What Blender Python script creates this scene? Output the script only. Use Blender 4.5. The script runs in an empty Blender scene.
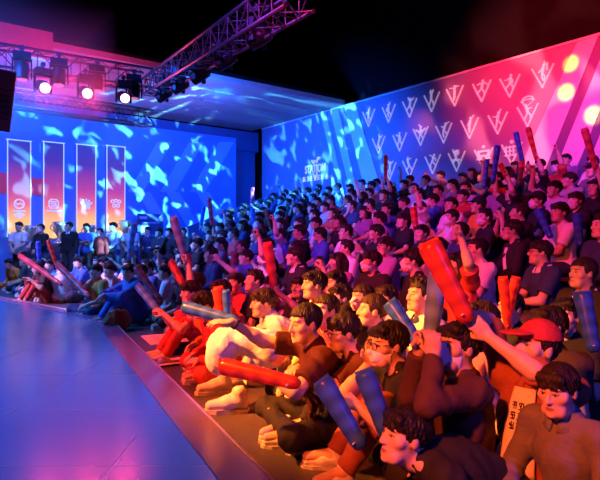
import bpy, bmesh, math, random
import numpy as np
from mathutils import Vector, Matrix
R_ = random.Random(7)
SC = bpy.context.scene
COL = SC.collection
F = 565.0; CX = 300.0; CY = 240.0; CAMZ = 1.28
U = np.array([.607, -.795]); N = np.array([.795, .607])      # along the stand rows / towards the wall behind the stand

def W(s, t, z=0.0):
    return Vector((s*N[0]+t*U[0], s*N[1]+t*U[1], z))
def pt(px, py, Y):                                            # a place seen at px,py standing Y metres away
    return Vector(((px-CX)/F*Y, Y, CAMZ-(py-CY)/F*Y))
def t_at(px, s):
    k = (px-CX)/F
    return s*(.607*k-.795)/(.607+.795*k)
def on_wall(px, py, s=11.9):
    t = t_at(px, s); p = W(s, t); return t, CAMZ+(CY-py)/F*p.y
def s_at(px, t):
    k = (px-CX)/F
    return t*(.607+.795*k)/(.607*k-.795)

# ------------------------------------------------------------------ objects
def link(o, parent=None):
    COL.objects.link(o)
    if parent is not None: o.parent = parent
    return o
def tag(o, label=None, cat=None, group=None, kind=None):
    if label: o['label'] = label
    if cat: o['category'] = cat
    if group: o['group'] = group
    if kind: o['kind'] = kind
    return o
def empty(name, loc=(0, 0, 0), rz=0.0):
    o = bpy.data.objects.new(name, None); o.location = loc; o.rotation_euler = (0, 0, rz); o.empty_display_size = .1
    return link(o)
def mesh_np(name, V, Q, smooth=True):
    me = bpy.data.meshes.new(name)
    me.from_pydata(V.tolist() if hasattr(V, 'tolist') else V, [], Q.tolist() if hasattr(Q, 'tolist') else Q)
    if smooth and len(me.polygons): me.polygons.foreach_set('use_smooth', [True]*len(me.polygons))
    me.update(); return me
def ob(name, me, m=None, parent=None, color=None, loc=None, mat4=None):
    o = bpy.data.objects.new(name, me)
    if m is not None and len(me.materials) == 0: me.materials.append(m)
    if color is not None: o.color = (*color, 1)
    link(o, parent)
    if loc is not None: o.location = loc
    if mat4 is not None: o.matrix_local = mat4
    return o
def fast_mesh(name, V, Q):
    me = bpy.data.meshes.new(name)
    nq = len(Q); me.vertices.add(len(V)); me.vertices.foreach_set('co', np.ascontiguousarray(V, np.float32).ravel())
    me.loops.add(nq*4); me.loops.foreach_set('vertex_index', np.ascontiguousarray(Q, np.int32).ravel())
    me.polygons.add(nq); me.polygons.foreach_set('loop_start', np.arange(0, nq*4, 4, dtype=np.int32))
    me.polygons.foreach_set('use_smooth', np.ones(nq, bool))
    me.update(calc_edges=True); return me

class MB:
    """collects solid shapes into one mesh"""
    def __init__(s): s.V = []; s.Q = []; s.sm = []
    def add(s, V, Q, smooth=False):
        b = len(s.V); s.V += [tuple(v) for v in V]; s.Q += [tuple(i+b for i in q) for q in Q]; s.sm += [smooth]*len(Q); return s
    def box(s, c, size, M=None):
        x, y, z = [a/2 for a in size]
        P = [Vector((sx*x, sy*y, sz*z)) for sx in (-1, 1) for sy in (-1, 1) for sz in (-1, 1)]
        if M is not None: P = [M @ p for p in P]
        c = Vector(c); P = [p+c for p in P]
        return s.add(P, [(0, 1, 3, 2), (4, 6, 7, 5), (0, 4, 5, 1), (2, 3, 7, 6), (0, 2, 6, 4), (1, 5, 7, 3)])
    def hexa(s, bot, top):
        P = list(bot)+list(top); n = len(bot)
        Q = [tuple(reversed(range(n))), tuple(range(n, 2*n))]+[(i, (i+1) % n, n+(i+1) % n, n+i) for i in range(n)]
        return s.add(P, Q)
    def tube(s, a, b, r, r2=None, n=8, cap=True):
        a, b = Vector(a), Vector(b); r2 = r if r2 is None else r2
        d = (b-a).normalized(); x = d.orthogonal().normalized(); y = d.cross(x); P = []
        for (c, rr) in ((a, r), (b, r2)):
            for i in range(n):
                an = 2*math.pi*i/n; P.append(c+(x*math.cos(an)+y*math.sin(an))*rr)
        base = len(s.V)
        s.add(P, [(i, (i+1) % n, n+(i+1) % n, n+i) for i in range(n)], True)
        if cap:
            s.Q += [tuple(base+i for i in reversed(range(n))), tuple(base+n+i for i in range(n))]; s.sm += [False, False]
        return s
    def path(s, pts, r, n=6):
        for a, b in zip(pts[:-1], pts[1:]): s.tube(a, b, r, n=n)
        return s
    def lathe(s, prof, n=16, M=None):
        P = []
        for (r, z) in prof:
            for i in range(n):
                an = 2*math.pi*i/n; v = Vector((r*math.cos(an), r*math.sin(an), z)); P.append(M @ v if M else v)
        Q = [(j*n+i, j*n+(i+1) % n, (j+1)*n+(i+1) % n, (j+1)*n+i) for j in range(len(prof)-1) for i in range(n)]
        b = len(s.V); s.add(P, Q, True)
        s.Q += [tuple(b+i for i in reversed(range(n))), tuple(b+(len(prof)-1)*n+i for i in range(n))]; s.sm += [False, False]
        return s
    def build(s, name, m=None, parent=None, color=None, loc=None, bevel=0):
        me = bpy.data.meshes.new(name); me.from_pydata(s.V, [], s.Q)
        me.polygons.foreach_set('use_smooth', s.sm); me.update()
        if bevel:
            bm = bmesh.new(); bm.from_mesh(me)
            bmesh.ops.bevel(bm, geom=bm.edges[:], offset=bevel, segments=2, affect='EDGES', profile=.5)
            bm.to_mesh(me); bm.free()
        return ob(name, me, m, parent, color, loc)

# ------------------------------------------------------------------ signed distance modelling
class Field:
    def __init__(s, lo, hi, res):
        s.lo = np.array(lo, np.float32); s.res = res
        s.n = np.maximum(np.ceil((np.array(hi)-np.array(lo))/res).astype(int)+1, 4)
        s.d = np.full(s.n, .25, np.float32)
    def sub(s, lo, hi):
        i0 = np.clip(np.floor((np.array(lo)-s.lo)/s.res).astype(int), 0, s.n); i1 = np.clip(np.ceil((np.array(hi)-s.lo)/s.res).astype(int)+1, 0, s.n)
        sl = tuple(slice(a, b) for a, b in zip(i0, i1))
        ax = [(np.arange(a, b, dtype=np.float32)*s.res+s.lo[j]) for j, (a, b) in enumerate(zip(i0, i1))]
        return sl, np.meshgrid(*ax, indexing='ij', sparse=True)
    def comb(s, f, lo, hi, k=.02, op='u'):
        m = k+.02+3*s.res
        sl, P = s.sub(np.array(lo)-m, np.array(hi)+m)
        if min(x.stop-x.start for x in sl) <= 0: return s
        a = s.d[sl]; b = f(P)
        if op == 'u':
            h = np.maximum(k-np.abs(a-b), 0)/k; s.d[sl] = np.minimum(a, b)-h*h*k*.25
        elif op == 's':
            b = -b; h = np.maximum(k-np.abs(a-b), 0)/k; s.d[sl] = np.maximum(a, b)+h*h*k*.25
        return s
    def cone(s, a, b, r1, r2, k=.02, cut=None, op='u'):
        a = np.array(a, np.float32); b = np.array(b, np.float32); ba = b-a; L = float(ba@ba)+1e-9; R = max(r1, r2)
        def f(P):
            q = [P[i]-a[i] for i in range(3)]
            h = np.clip((q[0]*ba[0]+q[1]*ba[1]+q[2]*ba[2])/L, 0, 1)
            d = np.sqrt(sum((q[i]-h*ba[i])**2 for i in range(3)))-(r1+(r2-r1)*h)
            if cut is not None:
                c, n = cut; d = np.maximum(d, sum((P[i]-c[i])*n[i] for i in range(3)))
            return d
        return s.comb(f, np.minimum(a, b)-R, np.maximum(a, b)+R, k, op)
    def ell(s, c, r, Rm=None, k=.02, op='u'):
        c = np.array(c, np.float32); r = np.array(r, np.float32); Rm = np.eye(3) if Rm is None else np.array(Rm)
        def f(P):
            q = [P[i]-c[i] for i in range(3)]
            l = [sum(Rm[i][j]*q[i] for i in range(3)) for j in range(3)]
            k0 = np.sqrt(sum((l[j]/r[j])**2 for j in range(3))); k1 = np.sqrt(sum((l[j]/r[j]**2)**2 for j in range(3)))+1e-6
            return k0*(k0-1)/k1
        R = float(r.max()); return s.comb(f, c-R, c+R, k, op)
    def clip(s, c, n):
        sl, P = s.sub(s.lo, s.lo+s.n*s.res)
        s.d[sl] = np.maximum(s.d[sl], sum((P[i]-c[i])*n[i] for i in range(3))); return s
    def nets(s):
        d = s.d; n = d.shape
        d[0], d[-1], d[:, 0], d[:, -1], d[:, :, 0], d[:, :, -1] = .1, .1, .1, .1, .1, .1
        ins = d < 0
        cnt = np.zeros(tuple(k-1 for k in n), np.int8)
        for i in (0, 1):
            for j in (0, 1):
                for k in (0, 1): cnt += ins[i:n[0]-1+i, j:n[1]-1+j, k:n[2]-1+k]
        c = np.argwhere((cnt > 0) & (cnt < 8))
        idx = np.full(cnt.shape, -1, np.int32); idx[tuple(c.T)] = np.arange(len(c))
        acc = np.zeros((len(c), 3), np.float32); w = np.zeros(len(c), np.float32)
        cor = [(i, j, k) for i in (0, 1) for j in (0, 1) for k in (0, 1)]
        val = {q: d[c[:, 0]+q[0], c[:, 1]+q[1], c[:, 2]+q[2]] for q in cor}
        for q in cor:
            for ax in range(3):
                if q[ax] == 0:
                    q2 = list(q); q2[ax] = 1; q2 = tuple(q2); a, b = val[q], val[q2]; m = (a < 0) != (b < 0)
                    t = np.where(m, a/np.where(m, a-b, 1), 0)
                    p = np.tile(np.array(q, np.float32), (len(c), 1)); p[:, ax] += t
                    acc += p*m[:, None]; w += m
        V = (c+acc/w[:, None])*s.res+s.lo
        Qs = []
        for ax in range(3):
            o1, o2 = (ax+1) % 3, (ax+2) % 3
            sl0 = [slice(1, -1)]*3; sl1 = [slice(1, -1)]*3; sl0[ax] = slice(0, -1); sl1[ax] = slice(1, None)
            A, B = ins[tuple(sl0)], ins[tuple(sl1)]
            e = np.argwhere(A != B); off = np.array([1, 1, 1]); off[ax] = 0; e = e+off
            flip = ins[tuple(e.T)]
            def cell(da, db):
                q = e.copy(); q[:, o1] += da; q[:, o2] += db; return idx[tuple(q.T)]
            Q = np.stack([cell(-1, -1), cell(0, -1), cell(0, 0), cell(-1, 0)], 1)
            Q[~flip] = Q[~flip][:, ::-1]
            Qs.append(Q[(Q >= 0).all(1)])
        return V, np.concatenate(Qs)
# ------------------------------------------------------------------ materials
def newmat(name):
    m = bpy.data.materials.new(name); m.use_nodes = True; nt = m.node_tree
    return m, nt, nt.nodes, nt.links, nt.nodes['Principled BSDF']
def mk(name, col, rough=.6, metal=0, emit=None, es=0, noise=.12, scale=20, bump=0, spec=.5):
    m, nt, nd, lk, b = newmat(name)
    b.inputs['Roughness'].default_value = rough; b.inputs['Metallic'].default_value = metal
    b.inputs['Specular IOR Level'].default_value = spec
    tc = nd.new('ShaderNodeTexCoord'); nz = nd.new('ShaderNodeTexNoise'); nz.inputs['Scale'].default_value = scale
    lk.new(tc.outputs['Object'], nz.inputs['Vector'])
    r = nd.new('ShaderNodeMapRange'); r.inputs['To Min'].default_value = 1-noise; r.inputs['To Max'].default_value = 1+noise
    lk.new(nz.outputs['Fac'], r.inputs['Value'])
    mx = nd.new('ShaderNodeMix'); mx.data_type = 'RGBA'; mx.blend_type = 'MULTIPLY'; mx.inputs['Factor'].default_value = 1
    mx.inputs['A'].default_value = (*col, 1); lk.new(r.outputs['Result'], mx.inputs['B']); lk.new(mx.outputs['Result'], b.inputs['Base Color'])
    if emit: b.inputs['Emission Color'].default_value = (*emit, 1); b.inputs['Emission Strength'].default_value = es
    if bump:
        bp = nd.new('ShaderNodeBump'); bp.inputs['Strength'].default_value = bump; bp.inputs['Distance'].default_value = .01
        lk.new(nz.outputs['Fac'], bp.inputs['Height']); lk.new(bp.outputs['Normal'], b.inputs['Normal'])
    return m
def mk_obj(name, rough=.8, noise=.15, scale=30, bump=.3, spec=.3, translucent=0, sheen=0):
    """surface whose dye is the object's own colour"""
    m, nt, nd, lk, b = newmat(name)
    b.inputs['Roughness'].default_value = rough; b.inputs['Specular IOR Level'].default_value = spec
    oi = nd.new('ShaderNodeObjectInfo'); tc = nd.new('ShaderNodeTexCoord'); nz = nd.new('ShaderNodeTexNoise')
    nz.inputs['Scale'].default_value = scale; nz.inputs['Detail'].default_value = 3
    lk.new(tc.outputs['Object'], nz.inputs['Vector'])
    r = nd.new('ShaderNodeMapRange'); r.inputs['To Min'].default_value = 1-noise; r.inputs['To Max'].default_value = 1+noise
    lk.new(nz.outputs['Fac'], r.inputs['Value'])
    mx = nd.new('ShaderNodeMix'); mx.data_type = 'RGBA'; mx.blend_type = 'MULTIPLY'; mx.inputs['Factor'].default_value = 1
    lk.new(oi.outputs['Color'], mx.inputs['A']); lk.new(r.outputs['Result'], mx.inputs['B']); lk.new(mx.outputs['Result'], b.inputs['Base Color'])
    if bump:
        n2 = nd.new('ShaderNodeTexNoise'); n2.inputs['Scale'].default_value = scale*.35; n2.inputs['Detail'].default_value = 2; n2.inputs['Distortion'].default_value = 1.2
        lk.new(tc.outputs['Object'], n2.inputs['Vector'])
        bp = nd.new('ShaderNodeBump'); bp.inputs['Strength'].default_value = bump; bp.inputs['Distance'].default_value = .03
        lk.new(n2.outputs['Fac'], bp.inputs['Height']); lk.new(bp.outputs['Normal'], b.inputs['Normal'])
    if translucent:
        tr = nd.new('ShaderNodeBsdfTranslucent'); lk.new(mx.outputs['Result'], tr.inputs['Color'])
        ms = nd.new('ShaderNodeMixShader'); ms.inputs[0].default_value = translucent
        lk.new(b.outputs[0], ms.inputs[1]); lk.new(tr.outputs[0], ms.inputs[2]); lk.new(ms.outputs[0], nd['Material Output'].inputs[0])
    return m
def skin_mat():
    """skin with brows, eyes and lips placed in the head's own coordinates"""
    m, nt, nd, lk, b = newmat('skin'); b.inputs['Roughness'].default_value = .5; b.inputs['Specular IOR Level'].default_value = .4
    at = nd.new('ShaderNodeAttribute'); at.attribute_name = 'headpos'
    sp = nd.new('ShaderNodeSeparateXYZ'); lk.new(at.outputs['Vector'], sp.inputs[0])
    def M(op, a, b_=None, c=None):
        n = nd.new('ShaderNodeMath'); n.operation = op
        for i, v in enumerate((a, b_, c)):
            if v is None: continue
            if isinstance(v, (int, float)): n.inputs[i].default_value = v
            else: lk.new(v, n.inputs[i])
        return n.outputs[0]
    ax = M('ABSOLUTE', sp.outputs[0]); z = sp.outputs[2]; front = M('GREATER_THAN', sp.outputs[1], .045)
    def disc(x0, z0, rx, rz):
        dx = M('DIVIDE', M('SUBTRACT', ax, x0), rx); dz = M('DIVIDE', M('SUBTRACT', z, z0), rz)
        return M('MULTIPLY', M('LESS_THAN', M('ADD', M('MULTIPLY', dx, dx), M('MULTIPLY', dz, dz)), 1), front)
    eye = disc(.031, .012, .0135, .0046); iris = disc(.031, .012, .006, .0052); lid = disc(.031, .0137, .0165, .0062); lip = disc(0, -.055, .022, .0075)
    brow = disc(.032, .035, .019, .0042)
    oi = nd.new('ShaderNodeObjectInfo')
    def mix(f, a, colB):
        x = nd.new('ShaderNodeMix'); x.data_type = 'RGBA'; lk.new(f, x.inputs['Factor']); lk.new(a, x.inputs['A'])
        x.inputs['B'].default_value = (*colB, 1); return x.outputs['Result']
    nz = nd.new('ShaderNodeTexNoise'); nz.inputs['Scale'].default_value = 25
    r = nd.new('ShaderNodeMapRange'); r.inputs['To Min'].default_value = .9; r.inputs['To Max'].default_value = 1.1; lk.new(nz.outputs['Fac'], r.inputs['Value'])
    tc = nd.new('ShaderNodeTexCoord'); lk.new(tc.outputs['Object'], nz.inputs['Vector'])
    mx = nd.new('ShaderNodeMix'); mx.data_type = 'RGBA'; mx.blend_type = 'MULTIPLY'; mx.inputs['Factor'].default_value = 1
    lk.new(oi.outputs['Color'], mx.inputs['A']); lk.new(r.outputs['Result'], mx.inputs['B'])
    c = mix(lip, mx.outputs['Result'], (.40, .17, .14)); c = mix(lid, c, (.10, .06, .045)); c = mix(eye, c, (.38, .36, .35)); c = mix(iris, c, (.015, .01, .008)); c = mix(brow, c, (.06, .04, .03))
    lk.new(c, b.inputs['Base Color']); return m
SKIN = skin_mat()
CLOTH = mk_obj('woven_cloth'); HAIR = mk_obj('hair_strands', rough=.55, noise=.4, scale=120, bump=.3, spec=.3)
SHOE = mk_obj('shoe_leather', rough=.5, bump=.1); MASKM = mk_obj('mask_fabric', rough=.9, bump=.1, scale=60)
PLASTIC = mk_obj('coloured_plastic', rough=.35, bump=0, noise=.05, spec=.5)
def stick_mat():
    """inflated film: glossy, lets light through, printed wavy bands round the tube"""
    m, nt, nd, lk, b = newmat('inflated_film')
    b.inputs['Roughness'].default_value = .28
    oi = nd.new('ShaderNodeObjectInfo'); tc = nd.new('ShaderNodeTexCoord')
    wv = nd.new('ShaderNodeTexWave'); wv.bands_direction = 'Z'; wv.inputs['Scale'].default_value = 2.2; wv.inputs['Distortion'].default_value = 3; wv.inputs['Detail'].default_value = 2
    lk.new(tc.outputs['Object'], wv.inputs['Vector'])
    r = nd.new('ShaderNodeMapRange'); r.inputs['To Min'].default_value = .72; r.inputs['To Max'].default_value = 1.15; lk.new(wv.outputs['Fac'], r.inputs['Value'])
    mx = nd.new('ShaderNodeMix'); mx.data_type = 'RGBA'; mx.blend_type = 'MULTIPLY'; mx.inputs['Factor'].default_value = 1
    lk.new(oi.outputs['Color'], mx.inputs['A']); lk.new(r.outputs['Result'], mx.inputs['B']); lk.new(mx.outputs['Result'], b.inputs['Base Color'])
    tr = nd.new('ShaderNodeBsdfTranslucent'); lk.new(mx.outputs['Result'], tr.inputs['Color'])
    ms = nd.new('ShaderNodeMixShader'); ms.inputs[0].default_value = .4
    lk.new(b.outputs[0], ms.inputs[1]); lk.new(tr.outputs[0], ms.inputs[2]); lk.new(ms.outputs[0], nd['Material Output'].inputs[0])
    return m
FILM = stick_mat()
def print_mat():
    """rows of small printed blocks in a paler tone of the film"""
    m, nt, nd, lk, b = newmat('film_print'); b.inputs['Roughness'].default_value = .35
    oi = nd.new('ShaderNodeObjectInfo'); tc = nd.new('ShaderNodeTexCoord'); mp = nd.new('ShaderNodeMapping'); mp.inputs['Scale'].default_value = (60, 60, 26); lk.new(tc.outputs['Object'], mp.inputs['Vector'])
    vo = nd.new('ShaderNodeTexVoronoi'); vo.distance = 'CHEBYCHEV'; vo.inputs['Scale'].default_value = 1; lk.new(mp.outputs[0], vo.inputs['Vector'])
    r = nd.new('ShaderNodeMapRange'); r.inputs['From Min'].default_value = .32; r.inputs['From Max'].default_value = .42; r.inputs['To Min'].default_value = .55; r.inputs['To Max'].default_value = 0; lk.new(vo.outputs['Distance'], r.inputs['Value'])
    mx = nd.new('ShaderNodeMix'); mx.data_type = 'RGBA'; lk.new(r.outputs[0], mx.inputs['Factor']); lk.new(oi.outputs['Color'], mx.inputs['A']); mx.inputs['B'].default_value = (.85, .8, .8, 1); lk.new(mx.outputs['Result'], b.inputs['Base Color']); return m
PRINTM = print_mat()
BLACKMETAL = mk('black_steel', (.03, .03, .035), .45, .6); TRUSSM = mk('truss_steel', (.10, .10, .12), .4, .6)
BLACK = mk('matt_black', (.006, .006, .008), .95, spec=.1); GLASSDARK = mk('dark_frame', (.012, .012, .014), .3)
# ------------------------------------------------------------------ people
def unit(v): v = np.array(v, float); return v/(np.linalg.norm(v)+1e-9)
def rot(axis, deg): return np.array(Matrix.Rotation(math.radians(deg), 3, axis))
def ik(S, T, a, b, hint):
    S, T = np.array(S, float), np.array(T, float); v = T-S; L = np.linalg.norm(v); Lm = min(L, (a+b)*.995)
    d = v/(L+1e-9); T = S+d*Lm; x = (a*a-b*b+Lm*Lm)/(2*Lm); h = math.sqrt(max(a*a-x*x, 1e-6))
    n = np.array(hint, float); n = unit(n-d*(n@d)); return S+d*x+n*h, T
LEGS = {  # foot (ankle) target per side, knee hint, hip height
    'bench': ((.10, .44, -.34), (.15, 1, .6), .10), 'knees': ((.13, .52, .07), (.05, .3, 1), .10), 'cross': ((-.08, .30, .07), (1.6, .5, .25), .10),
    'kneel': ((.11, -.22, .05), (.25, 1, .15), .27), 'stand': ((.11, 0, .08), (0, 1, 0), .93), 'stretch': ((.14, .80, .06), (.1, 0, 1), .10)}
def skeleton(P):
    ft, kh, hz = LEGS[P.get('legs', 'bench')]
    lean = P.get('lean', 5); hip = np.array([0, 0, hz]); Rt = rot('X', -lean) @ rot('Y', P.get('side', 0)); Rm = rot('X', -lean*.5)
    J = dict(hip=hip, waist=hip+Rm @ np.array([0, 0, .16])); J['waist'][1] += .0
    up = lambda v: J['waist']+Rt @ (np.array(v)-np.array([0, 0, .16]))
    J['chest'] = up((0, .005, .32)); J['neck'] = up((0, -.005, .50)); J['collar'] = up((0, .0, .475))
    Rh = rot('Z', P.get('yaw', 0)) @ rot('X', -P.get('pitch', 0)) @ rot('Y', P.get('roll', 0))
    J['Rt'] = Rt; J['Rh'] = Rh; J['head'] = J['neck']+Rt @ np.array([0, .01, .05])+Rh @ np.array([0, .025, .10])
    for sd, sg in (('L', -1), ('R', 1)):
        A = P.get(sd, {}); T = np.array(A.get('to', (sg*.13, .34, .22)), float)
        lift = max(0, min(.05, (T[2]-.55)*.12)) if P.get('legs') != 'stand' else max(0, min(.05, (T[2]-1.4)*.12))
        J['sh'+sd] = up((sg*(.178-lift*.4), 0, .452+lift)); J['hipj'+sd] = hip+np.array([sg*.09, .01, -.005])
        el, wr = ik(J['sh'+sd], T, .285, .245, A.get('el', (sg*.8, -.5, -.8)))
        J['el'+sd] = el; J['wr'+sd] = wr; d = unit(wr-el)
        if 'dir' in A: d = unit(np.array(A['dir'], float))
        n = np.array(A.get('palm', (-sg*.6, .2, -.6)), float); n = unit(n-d*(n@d)); s = unit(np.cross(d, n))*(1 if sg < 0 else -1)
        J['hand'+sd] = (wr, d, n, s, A.get('curl', 30))
        ftl = P.get('foot'+sd, ft); kk = P.get('knee'+sd, kh)
        an = np.array([sg*ftl[0], ftl[1], ftl[2]], float)
        J['kn'+sd], J['an'+sd] = ik(J['hipj'+sd], an, .42, .41, (sg*kk[0], kk[1], kk[2]))
        J['toe'+sd] = unit(P.get('toe'+sd, (sg*.25, 1, -.12) if P.get('legs') != 'kneel' else (0, -1, -.3)))
    return J
def fingers(Fd, H, sg):
    wr, d, n, s, curl = H
    Rm = np.stack([s, d, n], 1)
    Fd.ell(wr+d*.052+n*.003, (.041, .056, .017), Rm, .02)
    for off, ln, cu in ((.031, .068, 0), (.0105, .077, 3), (-.0105, .071, 6), (-.030, .055, 10)):
        p = wr+d*(.092-abs(off-.006)*.28)+s*off; c = curl+cu
        for seg, (fr, r) in enumerate(((.45, .0098), (.32, .0088), (.26, .0078))):
            a = math.radians(c*(.8+seg*.75)); q = p+(d*math.cos(a)+n*math.sin(a)+s*off*1.2)*ln*fr
            Fd.cone(p, q, r, r*.92, .004 if seg else .008); p = q
    p = wr+d*.022+s*.03+n*.006; fold = min(curl, 70)/70
    q = p+unit(d*.6+s*(.9-.3*fold)+n*(.15+.5*fold))*.038; Fd.cone(p, q, .0135, .011, .012)
    Fd.cone(q, q+unit(d*(.95-.2*fold)+s*(.35-.5*fold)+n*(.15+.6*fold))*.036, .0105, .0085, .004)
def head_sdf(Fd, C, Rh):
    h = lambda v: C+Rh @ np.array(v)
    Fd.ell(h((0, -.014, .032)), (.076, .096, .092), Rh, .02); Fd.ell(h((0, .022, -.03)), (.061, .072, .086), Rh, .03)
    Fd.cone(h((-.034, .058, -.082)), h((.034, .058, -.082)), .024, .024, .03); Fd.ell(h((0, .083, -.092)), (.020, .016, .016), Rh, .015)
    Fd.cone(h((-.05, .052, -.008)), h((.05, .052, -.008)), .025, .025, .02)
    Fd.cone(h((-.04, .070, .040)), h((.04, .070, .040)), .012, .012, .015)
    for sx in (-1, 1): Fd.ell(h((sx*.031, .093, .011)), (.017, .014, .010), Rh, .012, 's')
    for sx in (-1, 1): Fd.ell(h((sx*.031, .073, .011)), (.0135, .0135, .0105), Rh, .006)
    Fd.cone(h((0, .086, .026)), h((0, .107, -.018)), .0085, .0125, .010)
    for sx in (-1, 1): Fd.ell(h((sx*.0115, .096, -.022)), (.009, .011, .008), Rh, .006)
    Fd.ell(h((0, .087, -.050)), (.024, .012, .0065), Rh, .006); Fd.ell(h((0, .086, -.061)), (.020, .012, .0075), Rh, .006)
    for sx in (-1, 1): Fd.ell(h((sx*.080, -.008, .002)), (.010, .019, .032), Rh, .008)
def bounds(J, pad=.2):
    P = [J[k] for k in J if k not in ('Rt', 'Rh') and not k.startswith('hand') and not k.startswith('toe')]
    P += [J['hand'+s][0]+J['hand'+s][1]*.2 for s in 'LR']
    return np.min(P, 0)-pad, np.max(P, 0)+pad
def limb(Fd, J, sd, e=0.0):
    Fd.cone(J['sh'+sd], J['el'+sd], .050+e, .040+e, .03); Fd.cone(J['el'+sd], J['wr'+sd], .041+e, .027+e, .015)
    m = J['el'+sd]*.72+J['wr'+sd]*.28; Fd.cone(J['el'+sd], m, .040+e, .042+e, .02)
def body_mesh(name, J, res):
    lo, hi = bounds(J, .13); Fd = Field(lo, hi, res); Rt = J['Rt']
    Fd.ell(J['hip'], (.155, .11, .115), None, .05); Fd.cone(J['hip'], J['chest'], .105, .115, .05); Fd.ell(J['chest'], (.148, .100, .175), Rt, .05)
    Fd.cone(J['shL'], J['shR'], .052, .052, .05); Fd.cone(J['neck']*.55+J['shL']*.45, J['neck']+Rt @ np.array([0, 0, .03]), .04, .045, .03); Fd.cone(J['neck']*.55+J['shR']*.45, J['neck']+Rt @ np.array([0, 0, .03]), .04, .045, .03)
    Fd.cone(J['neck']-Rt @ np.array([0, 0, .04]), J['head']+J['Rh'] @ np.array([0, -.022, -.05]), .056, .050, .025)
    for sd, sg in (('L', -1), ('R', 1)):
        limb(Fd, J, sd); fingers(Fd, J['hand'+sd], sg)
        Fd.cone(J['hipj'+sd], J['kn'+sd], .085, .055, .04); Fd.cone(J['kn'+sd], J['an'+sd], .052, .036, .015)
        mm = J['kn'+sd]*.68+J['an'+sd]*.32; Fd.cone(J['kn'+sd], mm, .05, .055, .03); Fd.cone(J['an'+sd], J['an'+sd]+J['toe'+sd]*.14, .038, .03, .02)
    head_sdf(Fd, J['head'], J['Rh'])
    V, Q = Fd.nets(); me = fast_mesh(name, V, Q)
    hp = (V-J['head']) @ J['Rh']; far = (np.linalg.norm(hp, axis=1) > .16); hp[far] = (0, -1, 0)
    a = me.attributes.new('headpos', 'FLOAT_VECTOR', 'POINT'); a.data.foreach_set('vector', hp.astype(np.float32).ravel())
    me.materials.append(SKIN); return me
def wrinkle(Fd, amp=.0055):
    sl, P = Fd.sub(Fd.lo, Fd.lo+Fd.n*Fd.res); x, y, z = P
    Fd.d += amp*(np.sin(31*z+13*x+5*np.sin(17*y))*.6+np.sin(47*x-29*y+21*z)*.4)
def top_mesh(name, J, res, sleeve='tee', loose=.0, hood=False):
    os_ = .011+loose*.6
    lo, hi = bounds(J, .13); Fd = Field(lo, hi, res); Rt = J['Rt']; o = .019+loose
    Fd.ell(J['hip']+np.array([0, 0, .035]), (.165+o, .125+o, .09), None, .04); Fd.cone(J['hip']+np.array([0, .005, .03]), J['chest'], .118+o, .118+o, .05)
    Fd.ell(J['chest'], (.153+o, .106+o, .178), Rt, .05); Fd.cone(J['shL'], J['shR'], .056+o*.7, .056+o*.7, .04)
    for sd in 'LR': Fd.cone(J['neck']*.62+J['sh'+sd]*.38-Rt @ np.array([0, 0, .012]), J['neck']-Rt @ np.array([0, 0, .01]), .05, .05, .03)
    Fd.cone(J['neck']-Rt @ np.array([0, 0, .06]), J['neck']+Rt @ np.array([0, .0, .015]), .066+o*.4, .062+o*.4, .03)
    nu = unit(Rt @ np.array([0, .35, 1.0]))
    Fd.clip(J['neck']+Rt @ np.array([0, 0, .022]), nu) if False else None
    for sd in 'LR':
        S, E, Wr = J['sh'+sd], J['el'+sd], J['wr'+sd]; d = unit(E-S)
        if sleeve == 'tee': Fd.cone(S, S+d*.26, .058+os_*1.2, .064+os_*1.3, .04, (S+d*.205, d))
        elif sleeve == 'elbow':
            d = unit(E-S); Fd.cone(S, E+d*.04, .055+os_, .050+os_, .04, (E-d*.0, d))
        else:
            Fd.cone(S, E, .053+os_, .045+os_, .04); d2 = unit(Wr-E); Fd.cone(E, Wr+d2*.05, .046+os_, .032+os_, .025, (Wr-d2*.012, d2))
    if hood:
        b = J['neck']+Rt @ np.array([0, -.05, .01]); Fd.cone(b+np.array([-.075, .01, 0]), b+np.array([.075, .01, 0]), .045, .045, .04); Fd.cone(b, b+Rt @ np.array([0, -.035, -.09]), .05, .03, .04)
    # neck opening
    top = J['neck']+Rt @ np.array([0, .055, .045]); Fd.ell(top, (.062, .05, .045), Rt, .008, 's')
    wrinkle(Fd); V, Q = Fd.nets(); me = fast_mesh(name, V, Q); me.materials.append(CLOTH); return me
def trouser_mesh(name, J, res, short=False):
    lo, hi = bounds(J, .13); Fd = Field(lo, hi, res)
    Fd.ell(J['hip']-np.array([0, 0, .0]), (.168, .125, .115), None, .04)
    for sd in 'LR':
        d2 = unit(J['an'+sd]-J['kn'+sd]); Fd.cone(J['hipj'+sd], J['kn'+sd], .098, .070, .04)
        if short: pass
        else: Fd.cone(J['kn'+sd], J['an'+sd]+d2*.03, .068, .052, .03, (J['an'+sd]-d2*.03, d2))
    wrinkle(Fd, .005); V, Q = Fd.nets(); me = fast_mesh(name, V, Q); me.materials.append(CLOTH); return me
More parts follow.
